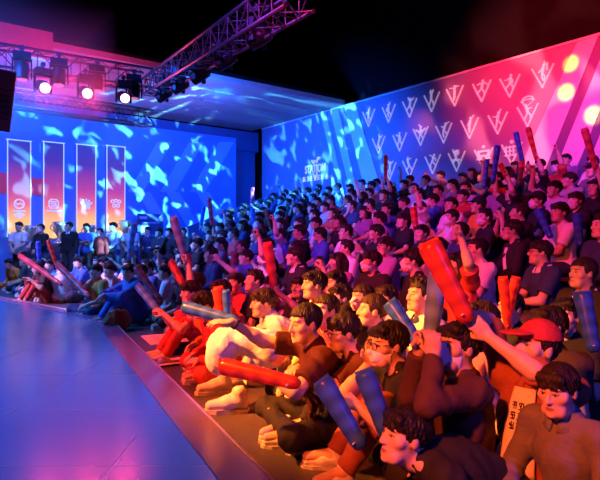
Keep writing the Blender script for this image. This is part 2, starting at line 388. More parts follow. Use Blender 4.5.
def shoe_meshes():
    Fd = Field((-.08, -.11, -.1), (.08, .24, .08), .006)
    Fd.cone((0, -.035, -.03), (0, .05, -.025), .043, .043, .02); Fd.cone((0, .05, -.03), (0, .155, -.043), .043, .034, .03); Fd.cone((0, -.02, 0), (0, -.02, .035), .045, .046, .03)
    Fd.clip((0, 0, -.07), (0, 0, -1)); V, Q = Fd.nets(); a = fast_mesh('shoe_upper', V, Q); a.materials.append(SHOE)
    mb = MB(); prof = [(-.040, -.07), (-.046, -.02), (-.042, .06), (-.046, .12), (-.03, .18), (0, .2), (.03, .18), (.046, .12), (.042, .06), (.046, -.02), (.040, -.07), (0, -.085)]
    mb.hexa([(x, y, -.085) for x, y in prof][::-1], [(x, y, -.060) for x, y in prof][::-1]); me = bpy.data.meshes.new('sole'); me.from_pydata(mb.V, [], mb.Q); me.materials.append(SHOE)
    return a, me
def hair_mesh(kind, res=.006):
    Fd = Field((-.16, -.2, -.34), (.16, .17, .19), res)
    Fd.ell((0, -.016, .036), (.084, .1045, .101), None, .01)
    if kind in ('fringe', 'bob', 'long'):
        Fd.cone((-.045, .058, .082), (.045, .058, .082), .028, .028, .02)
        for x in (-.055, -.03, 0, .03, .055): Fd.cone((x*.9, .072, .086), (x*.95+.006, .086-abs(x)*.38, .052+.006*math.sin(x*90)), .016, .008, .012)
    if kind == 'side':
        Fd.cone((-.06, .055, .095), (.06, .062, .075), .024, .024, .02); Fd.cone((-.05, .064, .104), (.05, .076, .074), .018, .016, .02)
    if kind == 'spiky':
        for i in range(26):
            an = i*2.4; r = .06*math.sqrt(i/26); p = np.array([r*math.cos(an), r*math.sin(an)*1.25-.01, .115-.3*r*r/.06]); Fd.cone(p, p+np.array([r*math.cos(an)*.4, r*math.sin(an)*.4+.008, .03]), .016, .005, .012)
    if kind in ('fringe', 'side', 'crop'):
        for i in range(150):
            zz = .97-1.05*(i+.5)/150; an = i*2.39996; rr = math.sqrt(max(0, 1-zz*zz)); p = np.array([.083*rr*math.cos(an), -.016+.103*rr*math.sin(an), .036+.100*zz])
            nn = unit(p-np.array([0, -.016, .036])); tg = unit(np.array([nn[0]*.6+.25*math.sin(i*7.1), nn[1]+.35, -.9])-nn*nn[2]*-.0); tg = unit(tg-nn*(tg@nn)*.75)
            L = (.034 if kind != 'crop' else .018); Fd.cone(p-nn*.005, p+tg*L-nn*.001, .0095, .005, .009)
    # open the face
    zc = {'fringe': .0, 'side': .0, 'crop': .0, 'spiky': .0, 'bob': -.05, 'long': -.05, 'bun': .0}[kind]
    def face(P):
        x, y, z = P
        fl = .062 if kind in ('crop', 'spiky', 'bun') else (.05 if kind == 'side' else .035)
        a = np.maximum.reduce([(z-fl)+0*x+0*y, (.038-y)*1.0+0*x+0*z])
        return a
    def side(P):
        x, y, z = P
        lim = -.012+zc*1.2; back = -.055
        return np.maximum(z-np.where(y < -.045, back, lim)+0*x, np.abs(x)*0-1+0*y)
    Fd.comb(face, (-.16, .03, -.3), (.16, .17, .08), .012, 's')
    if kind in ('crop', 'spiky', 'side', 'fringe', 'bun'):
        Fd.comb(side, (-.16, -.2, -.34), (.16, .17, .02), .012, 's')
    if kind in ('bob', 'long'):
        bt = -.11 if kind == 'bob' else -.26
        for sx in (-1, 1): Fd.cone((sx*.078, .0, .03), (sx*.085, -.005, bt*.8), .030, .026, .03)
        Fd.cone((-.05, -.085, .0), (-.05, -.09, bt), .05, .045, .05); Fd.cone((.05, -.085, .0), (.05, -.09, bt), .05, .045, .05)
        Fd.clip((0, 0, bt-.01), (0, 0, -1))
    if kind == 'bun': Fd.ell((0, -.12, .06), (.045, .04, .045), None, .01)
    x, y, z = Fd.sub(Fd.lo, Fd.lo+Fd.n*Fd.res)[1]; th = np.arctan2(x, y+.02)
    Fd.d += .0022*np.sin(30*th+22*z+2*np.sin(60*z))+.0025*np.sin(71*x+50*y)*np.sin(64*y-40*z)
    V, Q = Fd.nets(); me = fast_mesh('hair', V, Q); me.materials.append(HAIR); return me
def mask_mesh(res=.005, chin=False):
    Fd = Field((-.11, -.05, -.15), (.11, .15, .06), res); dz = -.045 if chin else 0
    Fd.ell((0, .024, -.03), (.0665, .0785, .093), None, .02); Fd.cone((0, .088, .008), (0, .112, -.022), .013, .018, .02); Fd.ell((0, .09, -.055), (.035, .022, .03), None, .02)
    for c, n in (((0, 0, .004+dz), (0, -.25, 1)), ((0, 0, -.108+dz*.2), (0, -.1, -1)), ((0, .022, 0), (0, -1, .12))): Fd.clip(c, unit(n))
    Fd.cone((-.056, .03, -.02+dz), (-.08, .0, .01), .003, .003, .002); Fd.cone((.056, .03, -.02+dz), (.08, .0, .01), .003, .003, .002)
    V, Q = Fd.nets(); me = fast_mesh('face_mask', V, Q); me.materials.append(MASKM); return me
def glasses_mesh():
    mb = MB()
    for sx in (-1, 1):
        c = Vector((sx*.034, .104, .010)); ring = [c+Vector((math.cos(a)*.026, -abs(math.cos(a))*.004*0, math.sin(a)*.019)) for a in [i*math.pi/8 for i in range(17)]]
        mb.path(ring, .0028, 5); mb.tube((sx*.060, .102, .016), (sx*.080, .06, .018), .0026, n=5); mb.tube((sx*.080, .06, .018), (sx*.086, -.02, .014), .0026, n=5)
    mb.tube((-.009, .106, .014), (.009, .106, .014), .0028, n=5)
    me = bpy.data.meshes.new('glasses'); me.from_pydata(mb.V, [], mb.Q); me.materials.append(GLASSDARK); return me
def cap_mesh():
    Fd = Field((-.13, -.15, .0), (.13, .24, .17), .006)
    Fd.ell((0, -.016, .042), (.095, .116, .110), None, .01); Fd.clip((0, 0, .052), (0, -.1, -1))
    Fd.ell((0, .125, .062), (.072, .085, .011), rot('X', -10), .01)
    V, Q = Fd.nets(); me = fast_mesh('cap', V, Q); me.materials.append(CLOTH); return me
def collar_mesh():
    mb = MB(); n = 20; P = []
    for (r, z, dy) in ((.070, -.012, 0), (.064, .038, -.004), (.074, .040, -.004), (.098, -.004, .004), (.088, -.016, .004)):
        for i in range(n): a = 2*math.pi*(i+.5)/n+math.pi/2; a2 = math.pi/2+.22+(2*math.pi-.44)*i/(n-1); P.append((r*math.cos(a2), r*math.sin(a2)*1.05+dy, z-.022*max(0, math.sin(a2))))
    Q = [(j*n+i, j*n+i+1, ((j+1) % 5)*n+i+1, ((j+1) % 5)*n+i) for j in range(5) for i in range(n-1)]+[(0, n, 2*n, 3*n, 4*n), (4*n+n-1, 3*n+n-1, 2*n+n-1, n+n-1, n-1)]
    me = bpy.data.meshes.new('collar'); me.from_pydata(P, [], Q); me.polygons.foreach_set('use_smooth', [True]*len(Q)); me.materials.append(CLOTH); return me
HAIRS = {k: hair_mesh(k) for k in ('fringe', 'side', 'crop', 'spiky', 'bob', 'long', 'bun')}
MASK = mask_mesh(); CHINMASK = mask_mesh(chin=True); GLASSES = glasses_mesh(); CAP = cap_mesh(); COLLAR = collar_mesh(); SHOEU, SHOES = shoe_meshes()
def mat4(R, c):
    M = Matrix.Identity(4)
    for i in range(3):
        for j in range(3): M[i][j] = float(R[i][j])
        M[i][3] = float(c[i])
    return M
_cache = {}
def pose_meshes(key, P, res, sleeve, loose=0, hood=False, short=False):
    if key not in _cache:
        J = skeleton(P); _cache[key] = dict(J=J, body=body_mesh('body', J, res), trousers=trouser_mesh('trousers', J, res*1.2, short))
    c = _cache[key]; tk = (sleeve, loose, hood)
    if tk not in c: c[tk] = top_mesh('top', c['J'], res*1.15, sleeve, loose, hood)
    return c, c[tk]
PAL = dict(m=(.05, .008, .008), e=(.07, .032, .028), w=(.80, .80, .82), k=(.018, .018, .022), n=(.03, .05, .14), b=(.07, .16, .55), g=(.16, .16, .18), r=(.55, .05, .05), p=(.34, .16, .38), l=(.55, .42, .70), y=(.82, .74, .35), o=(.75, .25, .05), t=(.30, .09, .05), d=(.05, .035, .035), s=(.45, .50, .62))
CNAME = dict(e='brown', m='dark red', w='white', k='black', n='navy', b='blue', g='grey', r='red', p='purple', l='lilac', y='yellow', o='orange', t='rust brown', d='dark', s='pale blue')
SKINS = [(.62, .40, .29), (.66, .44, .33), (.56, .35, .25), (.70, .48, .37)]
def person(key, P, loc, heading, res, top='k', sleeve='tee', hair='fringe', mask=None, glasses=False, cap=None, collar=None, tcol='n', shoe='w', scale=1, loose=0, hood=False, short=False, tname=None):
    """heading: direction faced, degrees anticlockwise from +X"""
    c, tm = pose_meshes(key, P, res, sleeve, loose, hood, short); J = c['J']
    root = empty('person', loc, math.radians(heading-90)); root.scale = (scale,)*3
    tag(root, None, 'person')
    ob('body', c['body'], None, root, R_.choice(SKINS))
    ob(tname or ('t_shirt' if sleeve == 'tee' else 'jacket'), tm, None, root, PAL[top] if isinstance(top, str) else top)
    ob('trousers' if not short else 'shorts', c['trousers'], None, root, PAL[tcol] if isinstance(tcol, str) else tcol)
    H = mat4(J['Rh'], J['head'])
    if hair: ob('hair', HAIRS[hair], None, root, R_.choice([(.012, .010, .009), (.016, .012, .010), (.022, .014, .010)]), mat4=H)
    if mask: ob('face_mask', CHINMASK if mask == 'chin' else MASK, None, root, (.82, .84, .88) if mask != 'b' else (.35, .6, .8), mat4=H)
    if glasses: ob('glasses', GLASSES, None, root, mat4=H)
    if cap: ob('cap', CAP, None, root, PAL[cap], mat4=H)
    if collar: ob('collar', COLLAR, None, root, PAL[collar], mat4=mat4(J['Rt'], J['neck']+J['Rt'] @ np.array([0, .004, -.004])))
    for sd in 'LR':
        y = J['toe'+sd].copy()
        if P.get('legs') != 'kneel': y[2] = 0
        y = unit(y); x = unit(np.cross(y, (0, 0, 1))); z = np.cross(x, y)
        u_ = ob('shoe', SHOEU, None, root, PAL[shoe] if isinstance(shoe, str) else shoe, mat4=mat4(np.stack([x, y, z], 1)*.9, J['an'+sd]))
        ob('sole', SHOES, None, u_, (.6, .58, .55))
    root['_h'] = 1; del root['_h']
    return root, J
def root_matrix(loc, heading, scale=1):
    return Matrix.Translation(Vector(loc)) @ Matrix.Rotation(math.radians(heading-90), 4, 'Z') @ Matrix.Scale(scale, 4)

# ------------------------------------------------------------------ inflatable cheering sticks
def stick_meshes():
    L = .62; prof = [(.020, -.004), (.030, .012), (.035, .04)]
    for i in range(1, 11): f = i/11; prof.append((.036+.017*f+.0012*math.sin(i*2.2), f*L))
    prof += [(.052, L-.03), (.048, L-.008), (.036, L+.006)]
    mb = MB().lathe(prof, 18); me = bpy.data.meshes.new('tube'); me.from_pydata(mb.V, [], mb.Q); me.polygons.foreach_set('use_smooth', mb.sm); me.materials.append(FILM)
    e = MB().box((0, 0, L+.012), (.092, .005, .022)); en = bpy.data.meshes.new('sealed_end'); en.from_pydata(e.V, [], e.Q); en.materials.append(FILM)
    v = MB().tube((.0, .034, .06), (0, .052, .06), .008, .006, 8); vm = bpy.data.meshes.new('valve'); vm.from_pydata(v.V, [], v.Q); vm.materials.append(PLASTIC)
    P = []; Q = []
    for rr in (0, 1):
        for i in range(9):
            z = .16+.36*i/8; r = .036+.017*z/L+.0015+.001*rr
            for j in range(7): an = -.75+1.5*j/6; P.append((r*math.sin(an), -r*math.cos(an), z))
    for i in range(8):
        for j in range(6): q = i*7+j; Q += [(q, q+1, q+8, q+7), (63+q, 63+q+7, 63+q+8, 63+q+1)]
    ring = list(range(7))+[i*7+6 for i in range(1, 9)]+[56+j for j in range(5, -1, -1)]+[i*7 for i in range(7, 0, -1)]
    Q += [(x, 63+x, 63+y, y) for x, y in zip(ring, ring[1:]+ring[:1])]
    pm = bpy.data.meshes.new('printed_panel'); pm.from_pydata(P, [], Q); pm.polygons.foreach_set('use_smooth', [True]*len(Q)); pm.materials.append(PRINTM)
    return me, en, vm, pm
STK = stick_meshes()
STICKC = dict(r=(.85, .09, .05), b=(.06, .20, .85), p=(.85, .12, .18), s=(.25, .5, .9))
def stick(p, q, col='r', label='', Lscale=None, wid=1.0, detail=True):
    p, q = Vector(p), Vector(q); d = q-p; L = d.length if Lscale is None else Lscale
    z = d.normalized(); x = z.cross(Vector((.3, 1, .2))).normalized(); y = z.cross(x)
    M = Matrix((x, y, z)).transposed().to_4x4(); M.translation = p
    r = empty('cheering_stick'); r.matrix_world = M @ Matrix.Diagonal((wid, wid, L/.62, 1))
    tag(r, label, 'cheering stick', 'inflatable cheering sticks')
    ob('tube', STK[0], None, r, STICKC[col]); ob('sealed_end', STK[1], None, r, STICKC[col])
    if detail:
        ob('valve', STK[2], None, r, (.8, .8, .8)); ob('printed_panel', STK[3], None, r, STICKC[col])
    return r
# ------------------------------------------------------------------ the hall
def struct(o, kind='structure'): o['kind'] = kind; return o
FLOORM = mk('audience_floor', (.07, .06, .065), .55, noise=.3, scale=3)
PANEL = mk('painted_wall_board', (.28, .26, .46), .6, noise=.05, scale=2)
PANELL = mk('pale_stripe_board', (.80, .74, .84), .5, noise=.05, scale=2); PANELD = mk('deep_violet_board', (.13, .09, .26), .6, noise=.08, scale=2)
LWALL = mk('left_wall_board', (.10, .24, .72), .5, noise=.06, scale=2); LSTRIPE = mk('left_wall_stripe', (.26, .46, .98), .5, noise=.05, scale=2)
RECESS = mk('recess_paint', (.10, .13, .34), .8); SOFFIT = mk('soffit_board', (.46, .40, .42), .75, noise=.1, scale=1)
ICON = mk('white_acrylic', (.92, .9, .93), .4, emit=(.85, .72, 1), es=.22, noise=.02)  # slight lavender glow added so the emblems stay pale under coloured lamps
STEPM = mk('step_carpet', (.035, .035, .045), .9, noise=.3, scale=8); PARAPET = mk('parapet_board', (.05, .08, .24), .6, noise=.08, scale=3)
def slab(s0, s1, t0, t1, z0, z1):
    mb = MB(); c = [(s0, t0), (s1, t0), (s1, t1), (s0, t1)]
    return mb.hexa([W(s, t, z0) for s, t in c][::1], [W(s, t, z1) for s, t in c])
def wallquad(mb, S, pts, d0, d1):
    """outline (t,z) standing on the plane s=S, thickness from d0 to d1 in front of it"""
    a = [W(S-d0, t, z) for t, z in pts]; b = [W(S-d1, t, z) for t, z in pts]; return mb.hexa(a, b)
T0 = -17.97; SW = 11.9; HT = 5.47
# floor
fl = MB().hexa([(-40, -6, -.2), (40, -6, -.2), (40, 40, -.2), (-40, 40, -.2)], [(-40, -6, 0), (40, -6, 0), (40, 40, 0), (-40, 40, 0)]).build('floor', FLOORM); struct(fl)
# dark hall shell high above and behind
mb = MB(); mb.hexa([(-40, -6, 9.0), (40, -6, 9.0), (40, 40, 9.0), (-40, 40, 9.0)], [(-40, -6, 9.2), (40, -6, 9.2), (40, 40, 9.2), (-40, 40, 9.2)]); struct(mb.build('ceiling', BLACK))
struct(slab(SW+.6, SW+.8, -24, 14, 0, 9).build('wall_back', BLACK))
# right wall behind the stand
struct(slab(SW, SW+.25, T0, 6, 0, HT).build('wall_right', PANEL))
tr = slab(SW-.03, SW+.27, T0, 6, HT, HT+.05); struct(tr.build('trim_1', ICON if False else mk('top_edge_strip', (.7, .7, .8), .4)))
def wq(px, py): return on_wall(px, py, SW)
# pale slanting stripes: left group and right group; each leans like the photograph's
def stripe(name_i, xt, xb, w0, w1, mat, ytop, ybot=250):
    pass
def stripes_on_right(pairs, mat, name):
    for i, (a, b, c, d) in enumerate(pairs):
        # a,b: top edge x (left,right) on the wall top; c,d: x at the row-top height
        mb = MB(); q = []
        ta, za = t_at(a, SW), HT-.01; tb = t_at(b, SW)
        tc, zc = wq(c, 192); td, zd = wq(d, 192)
        zz = min(zc, zd); 
        # carry the slant down to the floor
        def ext(t1, t2, z2): f = (HT-.01-.3)/(HT-.01-z2); return t1+(t2-t1)*f
        pts = [(ta, HT-.01), (tb, HT-.01), (ext(tb, td, zd), .3), (ext(ta, tc, zc), .3)]
        wallquad(mb, SW, pts, -.01, .035); o = mb.build(name, mat); struct(o)
stripes_on_right([(321, 326.5, 341, 345), (331, 339, 351, 358), (345, 356, 366, 383)], PANELL, 'trim_2')
stripes_on_right([(578, 599, 510, 537), (612, 634, 547, 568), (645, 668, 578, 600), (684, 708, 612, 634)], PANELL, 'trim_3')
# violet ground between the right-hand stripes and blue ground of the icon field keep the wall board itself
mb = MB(); ta = t_at(599, SW); pts = [(t_at(590, SW), HT-.01), (t_at(760, SW), HT-.01), (t_at(640, SW), .3), (t_at(480, SW), .3)]
tz = lambda x, y: wq(x, y)
# dark violet ground
pts = [(t_at(579, SW), HT-.02), (t_at(900, SW), HT-.02), (t_at(900, SW), .3), (wq(498, 220)[0], .3)]
mb = MB(); wallquad(mb, SW, pts, -.005, .012); struct(mb.build('trim_4', PANELD))

# left wall (the banner wall) and the recess in the corner
ZL = 5.03
struct(slab(-4, 10.75, T0-.25, T0, 0, ZL).build('wall_left', LWALL))
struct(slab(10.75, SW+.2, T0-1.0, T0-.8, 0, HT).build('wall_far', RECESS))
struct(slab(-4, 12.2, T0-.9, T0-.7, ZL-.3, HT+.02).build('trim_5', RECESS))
def lw(px, py):                         # point on the left wall plane: (s, z)
    s = s_at(px, T0); p = W(s, T0); return s, CAMZ+(CY-py)/F*p.y
# broad chevron bands printed across the left wall
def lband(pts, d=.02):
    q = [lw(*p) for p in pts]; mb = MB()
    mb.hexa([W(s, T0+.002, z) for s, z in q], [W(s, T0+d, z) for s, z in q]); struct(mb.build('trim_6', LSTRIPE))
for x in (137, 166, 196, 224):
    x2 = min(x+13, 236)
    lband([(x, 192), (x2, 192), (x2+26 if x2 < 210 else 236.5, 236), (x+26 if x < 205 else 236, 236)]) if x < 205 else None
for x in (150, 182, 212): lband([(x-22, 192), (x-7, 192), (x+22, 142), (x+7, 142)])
# soffit: five long boards with dark joints above the left wall, stopping at the right wall
n = 5; e0, e1 = T0-.7, -13.2
for i in range(n):
    a = e0+(e1-e0)*i/n; b = e0+(e1-e0)*(i+1)/n
    o = slab(-6, SW-.02, a+.035, b-.035, HT+.06, HT+.2); struct(o.build('trim_7', SOFFIT))
struct(slab(-6, SW-.02, e0, e1, HT+.21, HT+.3).build('trim_8', BLACK))
mb = slab(-6, 3.2, e1-.16, e1+.12, HT-.12, HT+.34); struct(mb.build('trim_9', mk('soffit_beam', (.45, .3, .4), .6)))

# stage: LED floor with a border and low riser
STZ = .08
e = [(-.51, 3.6), (-2.93, 8.7), (-6.7, 12.35)]
d1 = np.array([-2.42, 5.1])/np.hypot(2.42, 5.1)
near = (-.51-d1[0]*4.6, 3.6-d1[1]*4.6)
outer = [near, (-2.93, 8.7), (-6.9, 12.45), (-16, 15.5), (-20, 2), (-10, -5)]
def inset(poly, w):
    out = []; n = len(poly)
    for i in range(n):
        p0, p1, p2 = [np.array(poly[j % n], float) for j in (i-1, i, i+1)]
        a = (p1-p0)/np.linalg.norm(p1-p0); b = (p2-p1)/np.linalg.norm(p2-p1); na = np.array([-a[1], a[0]]); nb = np.array([-b[1], b[0]])
        m = na+nb; m /= np.linalg.norm(m); out.append(tuple(p1+m*w/max(.3, m @ na)))
    return out
inn = inset(outer, .24)
def led_mat():
    m, nt, nd, lk, b = newmat('led_stage_floor'); b.inputs['Base Color'].default_value = (.008, .01, .03, 1); b.inputs['Roughness'].default_value = .3
    b.inputs['Coat Weight'].default_value = .12; b.inputs['Coat Roughness'].default_value = .25
    tc = nd.new('ShaderNodeTexCoord'); nz = nd.new('ShaderNodeTexNoise'); nz.inputs['Scale'].default_value = .22; lk.new(tc.outputs['Object'], nz.inputs['Vector'])
    cr = nd.new('ShaderNodeValToRGB'); cr.color_ramp.elements[0].position = .35; cr.color_ramp.elements[0].color = (.006, .030, .26, 1)
    cr.color_ramp.elements[1].position = .65; cr.color_ramp.elements[1].color = (.012, .085, .62, 1)
    lk.new(nz.outputs['Fac'], cr.inputs[0]); lk.new(cr.outputs[0], b.inputs['Emission Color']); b.inputs['Emission Strength'].default_value = .6
    br = nd.new('ShaderNodeTexBrick'); br.offset = 0; br.inputs['Scale'].default_value = 1; br.inputs['Brick Width'].default_value = 1.0; br.inputs['Row Height'].default_value = 1.0; br.inputs['Mortar Size'].default_value = .006
    lk.new(tc.outputs['Object'], br.inputs['Vector']); mp = nd.new('ShaderNodeMapRange'); mp.inputs['To Min'].default_value = .22; mp.inputs['To Max'].default_value = .30; lk.new(br.outputs['Fac'], mp.inputs['Value']); lk.new(mp.outputs[0], b.inputs['Roughness'])
    return m
stg = MB()
stg.hexa([(x, y, .0) for x, y in inn], [(x, y, STZ) for x, y in inn]); so = stg.build('stage_floor', led_mat())
tag(so, 'glossy blue illuminated stage floor at the left with angled front edge', 'stage')
mb = MB(); no = len(outer)
for i in range(no):
    j = (i+1) % no; a, b, c, d = outer[i], outer[j], inn[j], inn[i]
    mb.hexa([(*a, 0), (*b, 0), (*c, 0), (*d, 0)], [(*a, STZ+.006), (*b, STZ+.006), (*c, STZ+.006), (*d, STZ+.006)])
mb.build('border', mk('stage_border', (.14, .10, .24), .25, noise=.05), so)
mb = MB()
for i in range(no):
    j = (i+1) % no; a, b = Vector((*outer[i], STZ+.004)), Vector((*outer[j], STZ+.004)); mb.tube(a, b, .012, n=6)
mb.build('edge_strip', mk('edge_metal', (.6, .5, .55), .3, .8), so)

# stand: carpeted steps, side panel
ROWS = [(5.2+.75*k, .21*k) for k in range(9)]
TEND = [-11.6, -13.0, -14.4, -15.6]+[-16.4]*5
gs = empty('grandstand', W(8, -8), 0); tag(gs, 'dark carpeted tiered stand rising to the emblem wall', 'grandstand')
Mi = gs.matrix_basis.inverted()
def under(parent, o):
    o.parent = parent; o.matrix_parent_inverse = Matrix.Translation(-Vector(parent.location)); return o
for k, (s, z) in enumerate(ROWS):
    if k == 0: continue
    under(gs, slab(s-.32, (s+.43) if k < 8 else SW-.02, TEND[k], 3, 0.002, z).build('step', STEPM))
mb = MB(); t = -16.6
prof = [(6.9, .0), (SW-.03, .0), (SW-.03, 3.05), (7.36, 1.42), (6.9, 1.42)]
mb.hexa([W(s, t-.12, z) for s, z in prof], [W(s, t, z) for s, z in prof]); under(gs, mb.build('side_panel', PARAPET))
ORD = ['lowest', 'second lowest', 'third lowest', 'fourth lowest', 'middle', 'fourth highest', 'third highest', 'second highest', 'top']
BEND = [-10.8, -11.7, -13.0, -13.5, -14.5, -14.9, -15.25, -15.6, -15.9]
BEN = mk('bench_board', (.05, .05, .06), .5)
for k, (s, z) in enumerate(ROWS):
    c = W(s, (BEND[k]+1)/2, z); b = empty('bench', c); tag(b, 'long dark bench running along the %s row of the stand' % ORD[k], 'bench', 'benches of the stand')
    under(b, slab(s-.16, s+.16, BEND[k]+.1, 1, z+.37, z+.42).build('seat_board', BEN))
    for j in range(9):
        tt = BEND[k]+.4+j*(1-BEND[k]-.8)/8; under(b, slab(s-.12, s+.12, tt-.03, tt+.03, z+.001, z+.37).build('leg', BLACKMETAL))

c = W(4.45, -4, 0); b = empty('bench', c); tag(b, 'low dark bench on the flat floor before the stand', 'bench', 'benches of the stand')
under(b, slab(4.31, 4.59, -8.8, 0, .23, .28).build('seat_board', BEN))
for j in range(7): tt = -8.5+j*1.37; under(b, slab(4.34, 4.56, tt-.03, tt+.03, .001, .23).build('leg', BLACKMETAL))

# ------------------------------------------------------------------ emblems on the right wall
rows = [[(369, 117), (389, 112.5), (410, 107), (432, 101), (455, 95), (482, 90), (510, 85), (543, 75)], [(379, 144), (400, 141), (421, 135), (444, 132), (470, 127), (498, 122), (528, 114)], [(390, 170), (410, 167), (433, 163), (457, 160), (484, 157), (512, 152)]]
FIG = ['standing figure', 'running figure', 'crouching figure', 'figure with arms spread', 'leaping figure', 'dancing figure', 'striding figure', 'figure beside a cup',
       'bending figure', 'kneeling figure', 'winged figure', 'tumbling figure', 'reclining figure', 'leaning figure', 'figure under a parachute',
       'squatting figure', 'walking figure', 'lunging figure', 'round crested figure', 'round headed badge', 'boxed grid badge']
ONAME = ['leftmost', 'second from the left', 'third from the left', 'fourth from the left', 'fifth from the left', 'sixth from the left', 'seventh from the left', 'rightmost']
ang = lambda a, l: (math.cos(math.radians(a))*l, math.sin(math.radians(a))*l)
def strokes(mb, P, r, t0, z0, sc, S=SW):
    for (a, b) in zip(P[:-1], P[1:]):
        a = Vector(a); b = Vector(b); d = (b-a)
        if d.length < 1e-5: continue
        n = Vector((-d.y, d.x)).normalized()*r; e = d.normalized()*r*.6
        q = [a-n-e, b-n+e, b+n+e, a+n-e]; wallquad(mb, S, [(t0+p.x*sc, z0+p.y*sc) for p in q], -.01, .03)
def disc(mb, c, r, t0, z0, sc, S=SW, n=12):
    wallquad(mb, S, [(t0+(c[0]+r*math.cos(i*2*math.pi/n))*sc, z0+(c[1]+r*math.sin(i*2*math.pi/n))*sc) for i in range(n)], -.01, .03)
rr = random.Random(4); gi = 0
for ri, row in enumerate(rows):
    for ci, (px, py) in enumerate(row):
        t, z = wq(px, py); sc = .47
        o = empty('wall_emblem', W(SW, t, z)); pos = ONAME[ci] if ci < len(row)-1 else 'rightmost'
        tag(o, 'white V emblem with %s, %s in the %s wall row' % (FIG[gi], pos.replace(' from the left', ' from left'), ['top', 'middle', 'bottom'][ri]), 'emblem', 'white V emblems on the wall')
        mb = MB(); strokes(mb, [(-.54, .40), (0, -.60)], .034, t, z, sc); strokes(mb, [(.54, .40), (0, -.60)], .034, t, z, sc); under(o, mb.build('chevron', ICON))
        mb = MB(); f = gi
        if f == 20:
            for a in (-.3, -.1, .1, .3): strokes(mb, [(a, -.2), (a, .3)], .025, t, z, sc)
            for a in (-.15, .05, .25): strokes(mb, [(-.4, a), (.4, a)], .025, t, z, sc)
            disc(mb, (0, .5), .09, t, z, sc)
        elif f == 19:
            disc(mb, (0, .52), .09, t, z, sc); strokes(mb, [(-.32, .3), (.32, .3), (.25, .05), (-.25, .05), (-.32, .3)], .05, t, z, sc); strokes(mb, [(-.15, -.05), (-.2, -.25), (.2, -.25), (.15, -.05)], .05, t, z, sc); strokes(mb, [(-.4, -.1), (-.15, -.05)], .04, t, z, sc); strokes(mb, [(.4, -.1), (.15, -.05)], .04, t, z, sc)
        else:
            lean = rr.uniform(-22, 22); t_, z_, s_ = t, z, sc; z = z+.05; sc = sc*.82; hip = Vector((rr.uniform(-.05, .05), -.05)); ch = hip+Vector(ang(90+lean, .34)); disc(mb, ch+Vector(ang(90+lean, .15)), .08, t, z, sc)
            strokes(mb, [hip, ch], .075, t, z, sc)
            for sg in (-1, 1):
                a1 = rr.uniform(-60, 70); a2 = a1+rr.uniform(-60, 60); e_ = ch+Vector((sg*ang(a1, .2)[0], ang(a1, .2)[1])); strokes(mb, [ch, e_, e_+Vector((sg*ang(a2, .18)[0], ang(a2, .18)[1]))], .032, t, z, sc)
                a1 = rr.uniform(-85, -35); a2 = a1-rr.uniform(0, 50); k_ = hip+Vector((sg*ang(a1, .22)[0], ang(a1, .22)[1])); strokes(mb, [hip, k_, k_+Vector((sg*ang(a2, .22)[0], ang(a2, .22)[1]))], .04, t, z, sc)
            if f == 14: strokes(mb, [(-.42, .62), (-.28, .84), (0, .92), (.28, .84), (.42, .62), (.2, .72), (-.2, .72), (-.42, .62)], .03, t, z, sc); strokes(mb, [(-.4, .62), ch], .015, t, z, sc); strokes(mb, [(.4, .62), ch], .015, t, z, sc)
            if f == 10: strokes(mb, [(-.4, .25), (-.15, .1), (.15, .1), (.4, .25)], .07, t, z, sc)
            if f == 18: disc(mb, (0, .35), .2, t, z, sc); strokes(mb, [(-.35, -.1), (.35, -.15)], .06, t, z, sc)
            if f == 7: strokes(mb, [(.28, .5), (.28, .1)], .04, t, z, sc)
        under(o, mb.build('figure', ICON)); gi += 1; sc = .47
# lettering at the far end of the right wall
def text_mesh(body, size, ext=.01, bold=False):
    cu = bpy.data.curves.new('lettering', 'FONT'); cu.body = body; cu.size = size; cu.extrude = ext; cu.align_x = 'CENTER'; cu.align_y = 'CENTER'
    if bold: cu.offset = size*.018
    o = bpy.data.objects.new('tmp', cu); COL.objects.link(o); dg = bpy.context.evaluated_depsgraph_get(); me = bpy.data.meshes.new_from_object(o.evaluated_get(dg)); bpy.data.objects.remove(o); return me
WALLROT = Matrix((( *[U[0], 0, -N[0]],), (*[U[1], 0, -N[1]],), (*[0, 1, 0],)))      # text x along the wall, y up, z out of it
def on_right(me, name, mat, px, py, parent=None, out=.02):
    t, z = wq(px, py); M = WALLROT.to_4x4(); M.translation = W(SW-out, t, z); o = ob(name, me, mat, None); o.matrix_world = M
    return o
t, z = wq(315.5, 169)
lo = empty('wall_sign', W(SW, t, z)); tag(lo, 'white STATION lettering at the far end of the emblem wall', 'sign')
LOGO = mk('logo_white', (.9, .9, .95), .4, emit=(.55, .7, 1), es=.45, noise=.02)
me = text_mesh('STATION', .30, .012, True); me.transform(Matrix.Diagonal((.88, 1.25, 1, 1))); o = on_right(me, 'lettering', LOGO, 315.5, 169); M = o.matrix_world.copy(); o.parent = lo; o.matrix_parent_inverse = Matrix.Translation(-lo.location)
for nme, P_, r_ in (('bird_mark', [(-.26, .42), (-.12, .30), (-.05, .40)], .05), ('bird_mark', [(.1, .32), (.22, .5), (.34, .48)], .06), ('wedge_mark', [(-.14, -.22), (0, -.50), (.14, -.22)], .04)):
    mb = MB(); strokes(mb, P_, r_, t, z, .7); under(lo, mb.build(nme, LOGO))
t2, z2 = wq(315.5, 178); rg = random.Random(3)
